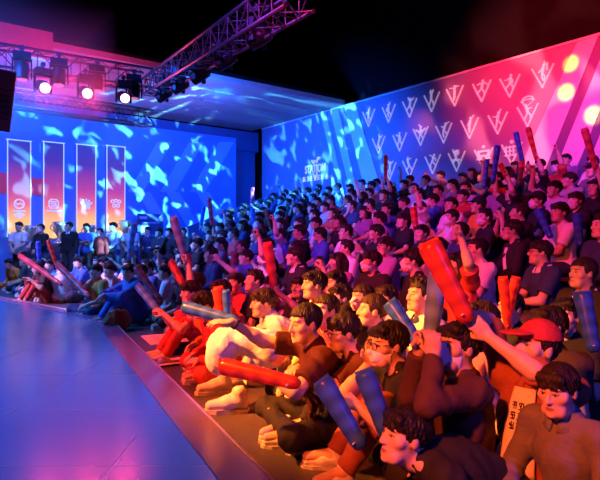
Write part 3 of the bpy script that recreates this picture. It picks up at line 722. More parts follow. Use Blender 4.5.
for i in range(7):
    c = (i-3)*.20; mb = MB()
    for q in (((-.05, .07), (.05, .07)), ((-.05, 0), (.05, .0)), ((0, .08), (0, -.08)), ((-.05, -.07), (.05, -.07)), ((-.05, .07), (-.05, -.07)), ((.05, .02), (.05, -.07))):
        if rg.random() < .72: strokes(mb, [(c+q[0][0], q[0][1]), (c+q[1][0], q[1][1])], .010, t2, z2, 1)
    under(lo, mb.build('small_character', LOGO))

# ------------------------------------------------------------------ banners on the left wall
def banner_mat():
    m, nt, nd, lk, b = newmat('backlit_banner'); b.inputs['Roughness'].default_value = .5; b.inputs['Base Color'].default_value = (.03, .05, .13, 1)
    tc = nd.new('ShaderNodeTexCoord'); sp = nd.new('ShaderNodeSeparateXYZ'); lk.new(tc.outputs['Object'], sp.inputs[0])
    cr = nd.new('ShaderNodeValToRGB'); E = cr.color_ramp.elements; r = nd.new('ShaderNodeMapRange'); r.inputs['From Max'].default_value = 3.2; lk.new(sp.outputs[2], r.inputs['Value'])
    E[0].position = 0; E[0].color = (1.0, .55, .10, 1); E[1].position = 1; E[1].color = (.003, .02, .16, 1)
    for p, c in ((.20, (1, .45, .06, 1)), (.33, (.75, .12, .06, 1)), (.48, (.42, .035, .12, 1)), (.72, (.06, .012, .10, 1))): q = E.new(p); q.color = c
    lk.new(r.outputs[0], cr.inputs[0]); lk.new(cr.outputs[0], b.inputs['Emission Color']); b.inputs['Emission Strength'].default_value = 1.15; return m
BAN = banner_mat(); NEON = mk('light_line', (.9, .9, 1), .4, emit=(.45, .68, 1), es=.75, noise=0); BLOGO = mk('banner_print', (.95, .9, .9), .5, emit=(1, .8, .85), es=.3, noise=0)
GLOW = mk('lit_alcove', (.9, .6, .2), .6, emit=(1, .40, .05), es=1.0, noise=.1, scale=6)
bx = [(7, 30, 140.5, 143), (43, 63, 141.5, 146), (76, 95, 146, 146.5), (106, 124, 146, 149)]
DB = ['first', 'second', 'third', 'fourth']
LOGON = ['ring badge', 'rounded square badge', 'flame badge', 'cluster badge']
BS = .76
def lstroke(mb, P, r, s0, z0, t=T0+.09):
    for a, b in zip(P[:-1], P[1:]):
        a = Vector(a)*BS; b = Vector(b)*BS; d = b-a; nn = Vector((-d.y, d.x)).normalized()*r*BS; e_ = d.normalized()*r*.5
        q = [a-nn-e_, b-nn+e_, b+nn+e_, a+nn-e_]; mb.hexa([W(s0+p.x, t-.02, z0+p.y) for p in q], [W(s0+p.x, t, z0+p.y) for p in q])
for i, (x0, x1, y0, y1) in enumerate(bx):
    s0, z0 = lw(x0, y0); s1, z1 = lw(x1, y1); zt = (z0+z1)/2; sm = (s0+s1)/2; zb = lw((x0+x1)/2, 237)[1]
    o = empty('hanging_banner', W(sm, T0, 0)); tag(o, 'tall glowing orange banner with white %s, %s from left on the wall' % (LOGON[i], DB[i]), 'banner', 'banners on the left wall')
    w = (s1-s0)/2
    mb = MB(); prof = [(-w, zt), (-w, zb+.25)]+[(-w*math.cos(a), zb+.25-.3*math.sin(a)) for a in (0.5, 1.0, 1.57, 2.1, 2.6)]+[(w, zb+.25), (w, zt)]
    c = W(sm, T0+.06, zb-.1)
    P0 = [W(sm+a, T0+.005, z)-c for a, z in prof]; P1 = [W(sm+a, T0+.07, z)-c for a, z in prof]; mb.hexa(P0, P1)
    p = mb.build('panel', BAN, None, None, c); under(o, p)
    mb = MB()
    for a, b in (((-w, zb), (-w, zt+.02)), ((w, zb), (w, zt+.02)), ((-w*1.12, zt+.03), (w*1.12, zt+.03))):
        mb.tube(W(sm+a[0], T0+.085, a[1]), W(sm+b[0], T0+.085, b[1]), .015, n=6)
    under(o, mb.build('light_line', NEON))
    mb = MB(); lz = lw((x0+x1)/2, 204)[1]
    if i == 0:
        lstroke(mb, [(math.cos(a)*.17, math.sin(a)*.17) for a in [j*math.pi/8 for j in range(17)]], .025, sm, lz); lstroke(mb, [(-.12, .03), (-.05, -.03), (.05, .03), (.12, -.03)], .03, sm, lz); lstroke(mb, [(-.2, -.27), (.2, -.27)], .035, sm, lz); lstroke(mb, [(-.14, -.42), (0, -.36), (.14, -.42), (0, -.5), (-.14, -.42)], .05, sm, lz)
    if i == 1:
        lstroke(mb, [(-.17, -.1), (-.17, .1), (-.1, .17), (.1, .17), (.17, .1), (.17, -.1), (.1, -.17), (-.1, -.17), (-.17, -.1)], .025, sm, lz); lstroke(mb, [(.09, .08), (-.08, .08), (-.08, 0), (.08, 0), (.08, -.08), (-.09, -.08)], .025, sm, lz); lstroke(mb, [(-.26, -.28), (.26, -.28)], .03, sm, lz)
    if i == 2:
        for a in (-60, -30, 0, 30, 60):
            x = math.sin(math.radians(a)); y = math.cos(math.radians(a)); lstroke(mb, [(x*.07, y*.02-.12), (x*.24, y*.26-.08)], .035, sm, lz)
        lstroke(mb, [(-.12, -.16), (.12, -.16)], .05, sm, lz)
    if i == 3:
        for a, b in ((-.14, .1), (0, .13), (.14, .1), (-.07, -.08), (.08, -.08)): lstroke(mb, [(a+math.cos(j*math.pi/4)*.065, b+math.sin(j*math.pi/4)*.065) for j in range(9)], .022, sm, lz)
    under(o, mb.build('badge', BLOGO))
# trophies on plinths below the banners
TROPHY = mk('trophy_silver', (.85, .75, .65), .25, .7); PLINTH = mk('plinth_paint', (.12, .09, .12), .5)
for i, (px, py, kk) in enumerate(((27, 236, 0), (54.5, 232, 1), (85, 235, 0), (120, 230, 1))):
    s, z = lw(px, py); o = empty('trophy', W(s, T0+.45, 0)); tag(o, 'pale trophy on a dark plinth below the %s banner from the left' % DB[i], 'trophy', 'trophies below the banners')
    zc = z-.35; sc = .9
    prof = [(.16, 0), (.16, .05), (.05, .09), (.035, .22), (.07, .28), (.15, .40), (.19, .62), (.20, .72), (.17, .72), (.12, .42)]
    m = MB().lathe([(r*sc, zz*sc+zc) for r, zz in prof], 14); cu = m.build('cup', TROPHY, o)
    m = MB()
    for sg in (-1, 1): m = MB(); m.path([(sg*(.15+.12*math.sin(a))*sc, 0, zc+(.40+.26*a/math.pi)*sc) for a in [j*math.pi/6 for j in range(7)]], .018); m.build('handle', TROPHY, o)
    MB().box((0, 0, zc/2), (.42, .42, zc)).build('plinth', PLINTH, o)
UPL = mk('warm_lamp', (1, .8, .4), .4, emit=(1, .55, .15), es=5, noise=0)
for i, (px, py) in enumerate(((11, 247), (57, 246), (93, 248), (123, 247))):
    s, z = lw(px, py); o = empty('uplight', W(s, T0+.75, 0)); tag(o, 'small warm uplight on a stand before the %s banner from the left' % DB[i], 'lamp', 'warm uplights before the banners')
    MB().tube((0, 0, 0), (0, 0, z-.05), .02).build('stand', BLACKMETAL, o); MB().box((0, 0, .01), (.25, .25, .02)).build('base', BLACKMETAL, o)
    MB().box((0, 0, z), (.26, .09, .10), Matrix.Rotation(.5, 3, 'Y')).build('housing', BLACKMETAL, o); MB().box((.01, 0, z+.06), (.2, .07, .03), Matrix.Rotation(.5, 3, 'Y')).build('lamp', UPL, o)
# red light on the wall behind the banners, painted as a glowing panel
REDLIT = mk('red_light_paint', (.75, .05, .10), .6, emit=(.5, .03, .10), es=.22)
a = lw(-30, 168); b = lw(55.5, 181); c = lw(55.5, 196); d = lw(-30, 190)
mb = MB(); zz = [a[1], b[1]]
mb.hexa([W(s, T0+.003, z) for s, z in (a, b, (b[0], c[1]), (a[0], lw(-30, 192)[1]))], [W(s, T0+.03, z) for s, z in (a, b, (b[0], c[1]), (a[0], lw(-30, 192)[1]))]); tag(mb.build('red_light_patch', REDLIT), 'dim red light patch painted on the wall behind the two leftmost banners', 'screen')
# free-standing signboard right of the standing people
s0, z0 = lw(134, 214); s1, _ = lw(159, 214); zb = lw(146, 262)[1]
BS = 1.0; o = empty('signboard', W((s0+s1)/2, T0+.3, 0)); tag(o, 'dark blue signboard standing at the wall, right of the glowing banners', 'signboard')
SB = mk('sign_board_blue', (.03, .06, .25), .5); mb = slab(s0, s1, T0+.27, T0+.33, .0, z0); under(o, mb.build('board', SB))
mb = MB(); q = lw(139, 218); lstroke(mb, [(-.1, 0), (.12, 0)], .045, q[0], q[1], T0+.35); q = lw(155.5, 217); lstroke(mb, [(-.04, -.06), (.1, .09)], .02, q[0], q[1], T0+.35); q = lw(147, 223); lstroke(mb, [(-.3, 0), (.3, 0)], .015, q[0], q[1], T0+.35); under(o, mb.build('printing', mk('pale_print', (.5, .55, .9), .5)))
mb = MB(); p, q = lw(137, 226), lw(145.5, 250); mb.hexa([W(s, T0+.331, z) for s, z in ((p[0], q[1]), (q[0], q[1]), (q[0], p[1]), (p[0], p[1]))], [W(s, T0+.345, z) for s, z in ((p[0], q[1]), (q[0], q[1]), (q[0], p[1]), (p[0], p[1]))]); under(o, mb.build('white_panel', mk('white_panel', (.75, .8, .9), .5)))

# ------------------------------------------------------------------ trusses and lamps
def truss(a, b, size, label, up=(0, 0, 1)):
    a, b = Vector(a), Vector(b); d = (b-a).normalized(); v = Vector(up); h = d.cross(v).normalized(); L = (b-a).length
    o = empty('lighting_truss', a); tag(o, label, 'truss', 'lighting trusses under the ceiling'); cs = [h*sx*size/2+v*sz*size/2 for sx, sz in ((-1, -1), (1, -1), (1, 1), (-1, 1))]
    for c in cs: MB().tube(c, d*L+c, .028, n=8).build('chord', TRUSSM, o)
    mb = MB(); n = max(2, int(L/size))
    for i in range(n):
        for j in range(4):
            p, q = cs[j], cs[(j+1) % 4]
            if i % 2: p, q = q, p
            mb.tube(p+d*L*i/n, q+d*L*(i+1)/n, .013, n=5, cap=False)
            mb.tube(cs[j]+d*L*i/n, cs[(j+1) % 4]+d*L*i/n, .011, n=5, cap=False)
    mb.build('lattice', TRUSSM, o); return o
def q_at(px, py, Y): return pt(px, py, Y)
tr1 = truss(q_at(-40, 52, 10.2), q_at(148, 80, 13.0), .42, 'upper lattice truss at top left carrying the red lamps')
tr2 = truss(q_at(-30, 92, 12.4), q_at(150, 119, 15.2), .40, 'lower lattice truss close above the blue banner wall')
tr3 = truss(q_at(150, 88, 12.9), q_at(300, -8, 6.4), .36, 'lattice truss slanting up to the right from the corner towards the viewer')
tr4 = truss(q_at(140, 70, 13), q_at(152, 120, 15), .36, 'short lattice truss linking the two trusses over the wall', (.3, .1, 1)) if False else None
REDLENS = mk('red_lamp_lens', (1, .4, .4), .3, emit=(1, .30, .38), es=12, noise=0); DIMLENS = mk('glass_lens', (.25, .15, .3), .1, emit=(1, .25, .5), es=.6, noise=0)
def lamp_meshes():
    h = MB().lathe([(.10, -.20), (.13, -.17), (.135, .0), (.12, .12), (.125, .15), (.11, .15)], 16)
    l = MB().lathe([(.105, .148), (.09, .165), (.05, .172), (.01, .174)], 16)
    y = MB().box((-.165, 0, .05), (.03, .07, .34)).box((.165, 0, .05), (.03, .07, .34)).box((0, 0, .23), (.36, .10, .05))
    b = MB().box((0, 0, .31), (.32, .24, .13)).box((0, .125, .31), (.16, .01, .06))
    c = MB().tube((0, 0, .37), (0, 0, .47), .03).tube((0, -.03, .47), (0, .03, .47), .05)
    return [x.build(n, m) for x, n, m in ((h, 'head', BLACKMETAL), (l, 'lens', DIMLENS), (y, 'yoke', BLACKMETAL), (b, 'base', BLACKMETAL), (c, 'clamp', TRUSSM))]
_lm = lamp_meshes(); LMM = [o.data for o in _lm]
for o in _lm: bpy.data.objects.remove(o)
RL = LMM[1].copy(); RL.materials.clear(); RL.materials.append(REDLENS)
def moving_head(p, aim, label, red=False, sc=1.0):
    o = empty('stage_light', p); o.scale = (sc,)*3; tag(o, label, 'stage light', 'moving head stage lights')
    d = (Vector(aim)-Vector(p)); yaw = math.atan2(d.y, d.x)-math.pi/2; o.rotation_euler = (0, 0, yaw)
    el = math.atan2(d.z, math.hypot(d.x, d.y)); M = Matrix.Rotation(el-math.pi/2, 4, 'X')
    h = ob('head', LMM[0], None, o); h.matrix_local = M; l = ob('lens', RL if red else LMM[1], None, h)
    for n, me in zip(('yoke', 'base', 'clamp'), LMM[2:]): ob(n, me, None, o)
    return o
cam = Vector((0, 0, CAMZ))
REDP = [q_at(43, 87, 10.6), q_at(85.5, 92.5, 11.2), q_at(123.5, 97.5, 11.9)]
for p, nme in zip(REDP, ('leftmost', 'middle', 'rightmost')): moving_head(p, (1.5, 3.5, .8), 'lit red moving head light, %s of three under the top left truss' % nme, True, .9)
for i, (x, y, Y) in enumerate(((163, 95, 12.4), (179, 86, 11.2), (199, 75, 10.0), (225, 60, 8.9), (258, 38, 7.8))):
    moving_head(q_at(x, y, Y), q_at(x-160, y+110, Y+1.5), 'unlit moving head light, %s on the slanting truss' % ['first from the far end', 'second from the far end', 'third from the far end', 'fourth from the far end', 'nearest'][i], False, .95)
for i, (x, y, Y) in enumerate(((22, 72, 10.4), (59, 78, 10.9), (97, 84, 11.5), (134, 92, 12.2))):
    moving_head(q_at(x, y, Y), q_at(x, y+200, Y-.3), 'unlit lamp pointing down from the upper truss, %s of four' % ONAME[i] if i < 3 else 'unlit lamp pointing down from the upper truss, rightmost of four', False, .95)
sp = MB().box((0, 0, 0), (.75, .6, .95), Matrix.Rotation(.25, 3, 'X')); so_ = sp.build('loudspeaker', mk('dark_red_grille', (.14, .05, .08), .6), None, None, q_at(-13, 97, 9.0), .02); so_.rotation_euler = (0, .1, .5)
tag(so_, 'dark hanging loudspeaker at the left edge below the upper truss', 'loudspeaker'); MB().tube((0, 0, .45), (0, 0, 5.6-so_.location.z+1), .015).build('hanging_cable', BLACKMETAL, so_)
gr = MB()
for j in range(9): gr.box((0, -.33-.0*j, -.36+j*.09), (.66, .02, .02), Matrix.Identity(3))
gr.build('grille', BLACKMETAL, so_)
# ------------------------------------------------------------------ poses
LEGS['low'] = ((.12, .42, -.20), (.15, 1, .8), .10)
UP = dict(dir=(0, .1, 1), curl=72)
def arm(to, **k): d = dict(to=to); d.update(k); return d
def up(sg, x=.24, y=.22, z=1.02, **k): return arm((sg*x, y, z), el=(sg*1, .5, -.3), dir=(sg*.1, .25, 1), palm=(-sg*.4, .9, 0), curl=72, **k)
ARMS = {
    'lap': {}, 'clasp': dict(L=arm((-.035, .36, .27), curl=45), R=arm((.035, .36, .27), curl=45)),
    'upR': dict(R=up(1)), 'upL': dict(L=up(-1)), 'upB': dict(L=up(-1, .2), R=up(1, .22)),
    'phone': dict(L=arm((-.06, .30, .68), el=(-.7, .1, -1), dir=(.2, .1, 1), palm=(.9, .1, 0), curl=50), R=arm((.06, .30, .68), el=(.7, .1, -1), dir=(-.2, .1, 1), palm=(-.9, .1, 0), curl=50)),
    'chin': dict(R=arm((.05, .15, .60), el=(.6, .5, -1), dir=(-.2, -.1, 1), palm=(-.2, -1, .2), curl=60)),
    'clap': dict(L=arm((-.03, .30, .47), el=(-1, 0, -.6), dir=(0, .6, .8), palm=(1, 0, 0), curl=10), R=arm((.03, .30, .47), el=(1, 0, -.6), dir=(0, .6, .8), palm=(-1, 0, 0), curl=10)),
    'fwdL': dict(L=arm((-.20, .48, .72), el=(-.8, -.2, -.8), dir=(0, .5, .9), palm=(.8, 0, -.3), curl=72)),
    'knee': dict(L=arm((-.15, .40, .47), curl=25), R=arm((.15, .40, .47), curl=25)),
    'hug': dict(L=arm((.06, .42, .36), el=(-1, .2, -.4), curl=35), R=arm((-.06, .44, .33), el=(1, .2, -.4), curl=35)),
}
STANDARM = {'cross': dict(L=arm((.10, .20, 1.18), el=(-1, -.1, -.5), dir=(1, .1, .1), curl=25), R=arm((-.10, .23, 1.22), el=(1, -.1, -.5), dir=(-1, .1, .1), curl=25)),
            'front': dict(L=arm((-.03, .24, 1.00), el=(-1, -.3, -.2), curl=40), R=arm((.03, .25, 1.0), el=(1, -.3, -.2), curl=40)),
            'down': dict(L=arm((-.24, .05, .86), el=(-.3, -1, 0), dir=(0, .1, -1), palm=(1, 0, 0), curl=30), R=arm((.24, .05, .86), el=(.3, -1, 0), dir=(0, .1, -1), palm=(-1, 0, 0), curl=30))}
def mkpose(legs, arms, yaw, lean=6, pitch=-3):
    P = dict(legs=legs, lean=lean, yaw=yaw, pitch=pitch)
    P.update(STANDARM[arms] if legs == 'stand' else ARMS[arms]); return P
def head_local(P): J = skeleton(P); return J['head']
CROWD = []           # every audience member: dict(root, row, px, words)
SPOTS = []
def free(p, r=.44): return all(math.hypot(p[0]-q[0], p[1]-q[1]) > r or abs(p[2]-q[2]) > .5 for q in SPOTS)
def proj(p): return CX+F*p[0]/p[1], CY-F*(p[2]-CAMZ)/p[1]
GRIPS = []
def add_person(legs, arms, loc, heading, top, flags='', yaw=0, lean=6, res=.011, row=None, label=None, P=None, scale=None, key=None, **kw):
    P = P or mkpose(legs, arms, yaw, lean); key = key or (legs, arms, yaw, lean, res)
    long_ = 'j' in flags
    hair = 'long' if 'l' in flags else 'bob' if 'o' in flags else 'bun' if 'u' in flags else kw.pop('hair', None) or R_.choice(['fringe', 'fringe', 'side', 'crop', 'spiky', 'fringe'])
    mask = 'b' if 'b' in flags else 'm' if 'm' in flags else 'chin' if 'c' in flags else None
    cap = kw.pop('cap', None) or ('k' if 'h' in flags else None)
    sc = scale or R_.uniform(.97, 1.04)
    tn = kw.pop('tname', None) or ('t_shirt' if not long_ else R_.choice(['jacket', 'long_sleeved_shirt']))
    root, J = person(key, P, loc, heading, res, top=top, sleeve=kw.pop('sleeve', None) or ('long' if long_ else 'tee'), hair=hair, mask=mask, glasses='g' in flags, cap=cap, collar=kw.pop('collar', None) or ('w' if 'v' in flags else None), scale=sc, tname=tn, **kw)
    SPOTS.append(tuple(loc))
    M = root_matrix(loc, heading, sc); h = M @ Vector(J['head'])
    look = ('masked ' if mask in ('m', 'b') else '')+'person in '+CNAME[top]+' '+('T-shirt' if not long_ else 'long-sleeved top')+(' and cap' if cap else ' and glasses' if 'g' in flags else '')
    d = dict(root=root, row=row, px=proj(h)[0], py=proj(h)[1], look=look, M=M, J=J, label=label, arms=arms); CROWD.append(d)
    if label: tag(root, label)
    return d
def hand_world(d, sd): wr, dr, n, s, c = d['J']['hand'+sd]; return d['M'] @ Vector(wr+dr*.075+n*.03), (d['M'].to_3x3() @ Vector(n)).normalized()

# ------------------------------------------------------------------ the stand
BASEH = math.degrees(math.atan2(-.34, -.94))
ROWZ = [(4.45, 0, .28)]+[(s, z, .42) for s, z in ROWS]
TENDZ = [-8.6, -10.6, -11.5, -12.8, -13.3, -14.3, -14.7, -15.05, -15.4, -15.7]
TIER = """177 240 k m lap|230 222 r . lap|246 220 k . clap|260 223 k m lap|281 222 n . lap|283 234 s m upL|235 235 r . lap|212 235 k . fwdL|224 237 k . upR|199 240 k m lap|203 253 w . lap|245 241 k . lap|258 236 n . lap|270 236 k . clap
248 250 b . fwdL|268 246 w m upL|275 250 w m lap|236 252 k . upR|257 268 r . lap|213 268 n j lap|296 194 n . lap|307 194 k . upL|314 195 b . lap|326 198 k . lap|332 199 r . lap|339 186 w j upB|283 209 r . lap|289 207 k . lap|299 207 n . lap
313 211 k v lap|326 206 l . lap|337 206 p m lap|281 222 n . lap|292 222 p v lap|301 223 n . lap|318 219 w . lap|333 218 r . clap|341 224 k o lap|353 207 n . chin|353 195 s m lap|351 190 n . lap|363 185 n . lap|378 184 p . lap|393 190 k . upB
411 181 n . upR|427 182 k v lap|371 194 s m lap|385 194 k . lap|397 195 k v clap|421 193 w . lap|371 206 w v lap|388 208 b . fwdL|406 205 k . lap|422 205 w . upL|366 216 p l lap|382 221 l . lap|405 220 k . lap|424 221 k . lap
284 236 k m fwdL|289 228 n . lap|302 225 k v lap|299 238 k j lap|308 239 k j clasp|322 240 b g lap|316 217 s . lap|298 250 k v lap|348 240 w v lap|340 257 p l phone|347 262 k . chin|349 240 w . lap|366 218 p . lap|379 238 k . clap|396 236 p oj lap
374 258 k mg lap|388 250 p gj clasp|365 256 r . upR|404 222 k . lap|415 250 k m lap|418 268 k mj lap|465 204 r . lap|481 202 o h lap|514 195 k . upB|488 221 k c lap|515 219 l c lap|463 228 n . lap|481 245 w . clasp|517 243 k gj lap|545 250 n gvx clasp
541 178 k m upB|559 172 r m upL|572 178 s j clap|579 200 k m lap|598 186 k . upL|541 203 k hm lap|442 180 w b fwdL|464 180 k . lap|467 191 l m lap|483 177 b m clap|500 176 k . upR|440 195 p . lap|440 242 g j lap|462 274 r l upL|587 270 k vj lap|500 262 k . lap""".replace('\n', '|')
def seat_at(k, px): s, z, h = ROWZ[k]; t = t_at(px, s-.04); p = W(s, t, z+h); return t, p
def pose_pick(px): return R_.choice([-14, 16])
NAMED = {  # unmistakable ones
    (440, 242): 'person in grey hooded top behind the big raised red stick', (481, 245): 'person in white T-shirt on the lowest stand row hugging a blue cushion',
    (517, 243): 'person in open black jacket, white shirt and glasses behind the navy shirt', (545, 250): 'person in dark navy short-sleeved shirt and glasses with hands clasped, right side',
    (587, 270): 'heavy person in dark suit with white collar at the right edge', (462, 274): 'person with long dark hair in red just right of the raised stick',
    (339, 186): 'person in white sleeves with both arms raised below the STATION lettering', (481, 202): 'person in orange top and black cap below the emblem wall',
    (388, 250): 'person in purple jacket and glasses with hands clasped, mid stand', (514, 195): 'person in black with both arms up holding two red sticks',
    (340, 257): 'person with long hair in pink holding up a phone', (366, 216): 'person with long dark hair in purple T-shirt, mid stand',
    (396, 236): 'person with bobbed dark hair in lilac jacket behind the purple jacket'}
def tier_person(k, t, top, flags, arms, label=None, res=None):
    s, z, h = ROWZ[k]; p = W(s, t, z+h+.004)
    if not free(p): return None
    Y = p.y; res = res or (.0085 if Y < 7.5 else .011 if Y < 11 else .014)
    legs = 'low' if k == 0 else 'bench'
    hd = BASEH+R_.uniform(-16, 14)-(8 if p.x > 1 else 0)
    return add_person(legs, arms, p, hd, top, flags, R_.choice([-14, 16]), 6, res, row=k, label=label, tcol=R_.choice(['n', 'k', 'd', 'g']), shoe=R_.choice(['w', 'k', 'g']))

ndone = 0
ENT = TIER.split('|'); PRI = ['545 250', '480 245', '481 245', '440 242', '587 270', '462 274', '517 243', '388 250', '514 195', '481 202']
ENT.sort(key=lambda e: PRI.index(' '.join(e.split()[:2])) if ' '.join(e.split()[:2]) in PRI else 99)
for e in ENT:
    a = e.split(); px, py, top, fl, arms = int(a[0]), int(a[1]), a[2], a[3].replace('.', ''), a[4]
    best = []
    for k in range(len(ROWZ)):
        t, p = seat_at(k, px)
        if t < TENDZ[k]+.3 or t > 1: continue
        y = proj((p.x, p.y, p.z+.755))[1]; best.append((abs(y-py), k, t))
    best.sort()
    for dy, k, t in best[:2]:
        if dy > 14: break
        if 'x' in fl: pass
        if tier_person(k, t, top, fl.replace('x', ''), arms, NAMED.get((px, py))): break
# fill the remaining seats
POOL = ['k']*7+['w']*4+['n']*4+['g']*3+['p']*2+['l']*2+['b']*2+['r']*2+['s', 'y', 'd']
for k in range(len(ROWZ)):
    t = TENDZ[k]+.4
    s, z, h = ROWZ[k]
    while t < t_at(640, s):
        p = W(s, t+R_.uniform(-.06, .06), z+h)
        px = proj((p.x, p.y, p.z+.75))[0]
        if k == 0 and (px > 470 and px < 570): t += .56; continue
        if -10 < px < 612 and free(p, .50) and R_.random() < .93:
            fl = R_.choice(['', '', '', 'm', 'm', 'g', 'j', 'j', 'mj', 'v', 'l', 'o', 'h'] )
            tier_person(k, (t+0.0) if False else (p.x*U[0]+p.y*U[1]), R_.choice(POOL), fl, R_.choice(['lap', 'lap', 'lap', 'clasp', 'clap', 'chin', 'phone', 'upR', 'upL', 'fwdL', 'lap', 'lap']))
        t += .56
# ------------------------------------------------------------------ people on the floor
def floor_person(px, py, top, flags, legs, arms, heading, lean=8, yaw=0, pitch=-3, label=None, res=None, P=None, row='floor', dz=0, scale=1.0, **kw):
    P = P or mkpose(legs, arms, yaw, lean, pitch); h = head_local(P)*scale
    Y = (CAMZ-h[2]-dz)*F/(py-CY); hp = pt(px, py, Y)
    loc = hp-Matrix.Rotation(math.radians(heading-90), 3, 'Z') @ Vector(h)
    loc.z = dz+.004
    res = res or (.0065 if Y < 4.5 else .009 if Y < 7 else .012 if Y < 10 else .014)
    key = (legs, arms, yaw, lean, pitch, res) if 'L' not in kw.get('own', '') else None
    kw.pop('own', None)
    return add_person(legs, arms, loc, heading, top, flags, yaw, lean, res, row=row, label=label, P=P, scale=scale, key=key, **kw)
exec(compile(HERO_SRC, 'heroes', 'exec')) if False else None
def own(legs, lean, yaw, pitch, roll=0, side=0, **k):
    P = dict(legs=legs, lean=lean, yaw=yaw, pitch=pitch, roll=roll, side=side); P.update(k); return P
def hero(px, py, heading, P, top, label, scale=1.0, dz=0, res=.0065, reach=None, grip=None, **kw):
    """reach: hand -> (px, py, metres nearer(-)/farther(+) than the head), solved in the person's own frame"""
    h = head_local(P)*scale; Y = (CAMZ-h[2]-dz)*F/(py-CY); hp = pt(px, py, Y); loc = hp-Matrix.Rotation(math.radians(heading-90), 3, 'Z') @ Vector(h); loc.z = dz+.004
    Mi_ = root_matrix(loc, heading, scale).inverted()
    for sd, (x, y, dY, ex) in (reach or {}).items():
        a = dict(to=tuple(Mi_ @ pt(x, y, Y+dY))); a.update(ex)
        if 'wdir' in a: a['dir'] = tuple(Mi_.to_3x3() @ Vector(a.pop('wdir')))
        if 'wpalm' in a: a['palm'] = tuple(Mi_.to_3x3() @ Vector(a.pop('wpalm')))
        if 'wel' in a: a['el'] = tuple(Mi_.to_3x3() @ Vector(a.pop('wel')))
        P[sd] = a
    flags = kw.pop('flags', '')
    return add_person(P['legs'], 'own', loc, heading, top, flags, P['yaw'], P['lean'], res, row='hero', label=label, P=P, scale=scale, key=label, **kw)
HD = {}
# front group, lit by the red lamps
HD['A'] = hero(305, 325, 196, own('cross', 18, 14, 6), 'm', 'person in dark red T-shirt stretching one arm out to the left, front centre', 1.02, hair='crop', tcol='k',
               reach=dict(R=(232, 322, .12, dict(wdir=(-1, 0, .02), wpalm=(0, .2, -1), curl=12, wel=(0, .3, -1))), L=(268, 375, -.15, dict(curl=40, wel=(.2, -.6, -.3)))))
HD['B'] = hero(263, 304, 192, own('knees', 34, 8, 4), 'w', 'person in loose white T-shirt leaning forward beside the outstretched arm', 1.05, loose=.02, hair='fringe', tcol='w')
HD['C'] = hero(314, 286, 188, own('kneel', 14, 10, 0), 'y', 'person in bright yellow shirt kneeling behind the outstretched arm', .98, flags='j', hair='side', collar='t')
HD['D'] = hero(340, 299, 190, own('cross', 10, 14, 0), 'y', 'person in pale yellow T-shirt sitting behind the one in glasses', 1, hair='side')
HD['E'] = hero(343, 334, 192, own('knees', 32, 6, 6, L=arm((-.02, .58, .40), el=(-1, .2, -.5), curl=30), R=arm((.0, .60, .46), el=(1, .2, -.3), curl=30)), 'm', 'person in dark red T-shirt and glasses with arms crossed over the knees', 1.0, flags='g', hair='fringe', tcol='k', shoe='k')
HD['F'] = hero(388, 346, 188, own('knees', 26, 14, 2, L=arm((-.15, .44, .42), el=(-.8, -.2, -.8), curl=40), R=arm((.03, .33, .60), el=(.9, .1, -1), dir=(0, -.1, 1), palm=(-1, -.2, 0), curl=20)), 'k', 'person in black T-shirt and glasses, mask pulled under the chin, front row', 1.0, flags='cg', hair='side', tcol='t')
HD['G'] = hero(458, 349, 184, own('cross', 4, 16, -6), 'e', 'masked person in brown jacket with wristwatch gripping an upright pale blue stick', 1.0, flags='mj', hair='side', collar='e', tcol='k',
               reach=dict(L=(434, 356, -.15, dict(wdir=(-.05, .1, 1), wpalm=(.2, 1, .0), curl=62, wel=(.3, -.5, -1))), R=(419, 352, -.06, dict(wdir=(.1, -.1, 1), wpalm=(.3, -1, .0), curl=62, wel=(.2, .6, -1)))))
HD['H'] = hero(536, 350, 222, own('cross', -8, -24, -12), 't', 'person in rust brown jacket, printed white T-shirt and cap raising a big red stick', 1.0, flags='j', cap='r', hair='crop', loose=.004, tcol='k', collar='t', sleeve='elbow', tname='jacket',
               reach=dict(L=(489, 337, -.10, dict(wdir=(-.7, .1, .7), wpalm=(-.2, .9, .4), curl=60, wel=(.1, -1, -.25))), R=(467, 314, .05, dict(wdir=(-.5, 0, .8), wpalm=(0, -.9, .2), curl=60, wel=(.3, .6, .3)))))
HD['I'] = hero(558, 392, 210, own('cross', 12, 8, 10), 'g', 'person with thick black hair in grey collared jacket, nearest at bottom right', .87, flags='j', hair='fringe', collar='g', tcol='k', res=.006)
HD['J'] = hero(404, 438, 196, own('cross', 76, 4, -8), 'k', 'person in black bent low at the bottom edge, dark hair', 1.0, flags='j', hair='fringe', tcol='k')
HD['Q'] = hero(420, 297, 192, own('kneel', 4, 10, -4), 'w', 'person in white top with navy collar left of the upright pale stick', .95, hair='spiky', collar='n', res=.0085)
HD['R'] = hero(362, 299, 200, own('cross', 5, 10, 0), 'k', 'masked person in dark T-shirt sitting behind the glasses pair', 1, flags='m', hair='crop', res=.0085)
HD['S'] = hero(386, 300, 200, own('cross', 8, 14, -4, L=arm((-.05, .34, .66), el=(-.7, .1, -1), dir=(.2, .2, 1), palm=(.9, .1, 0), curl=60)), 'l', 'person in lilac T-shirt behind the blue diagonal stick', 1, hair='fringe', res=.0085)
HD['T'] = hero(335, 284, 200, own('kneel', 8, 10, 0), 'k', 'person in black T-shirt kneeling behind the two yellow shirts', .95, flags='v', hair='side', res=.0085)
HD['V'] = hero(254, 282, 200, own('kneel', 10, 10, -8), 'k', 'person in black with face turned up, behind the white T-shirt', .93, hair='spiky', res=.009)
HD['X'] = hero(270, 286, 200, own('cross', 30, 8, 6), 'l', 'person in pale lilac shirt bending forward behind the red haired leaner', 1.0, hair='fringe', res=.009, loose=.015)
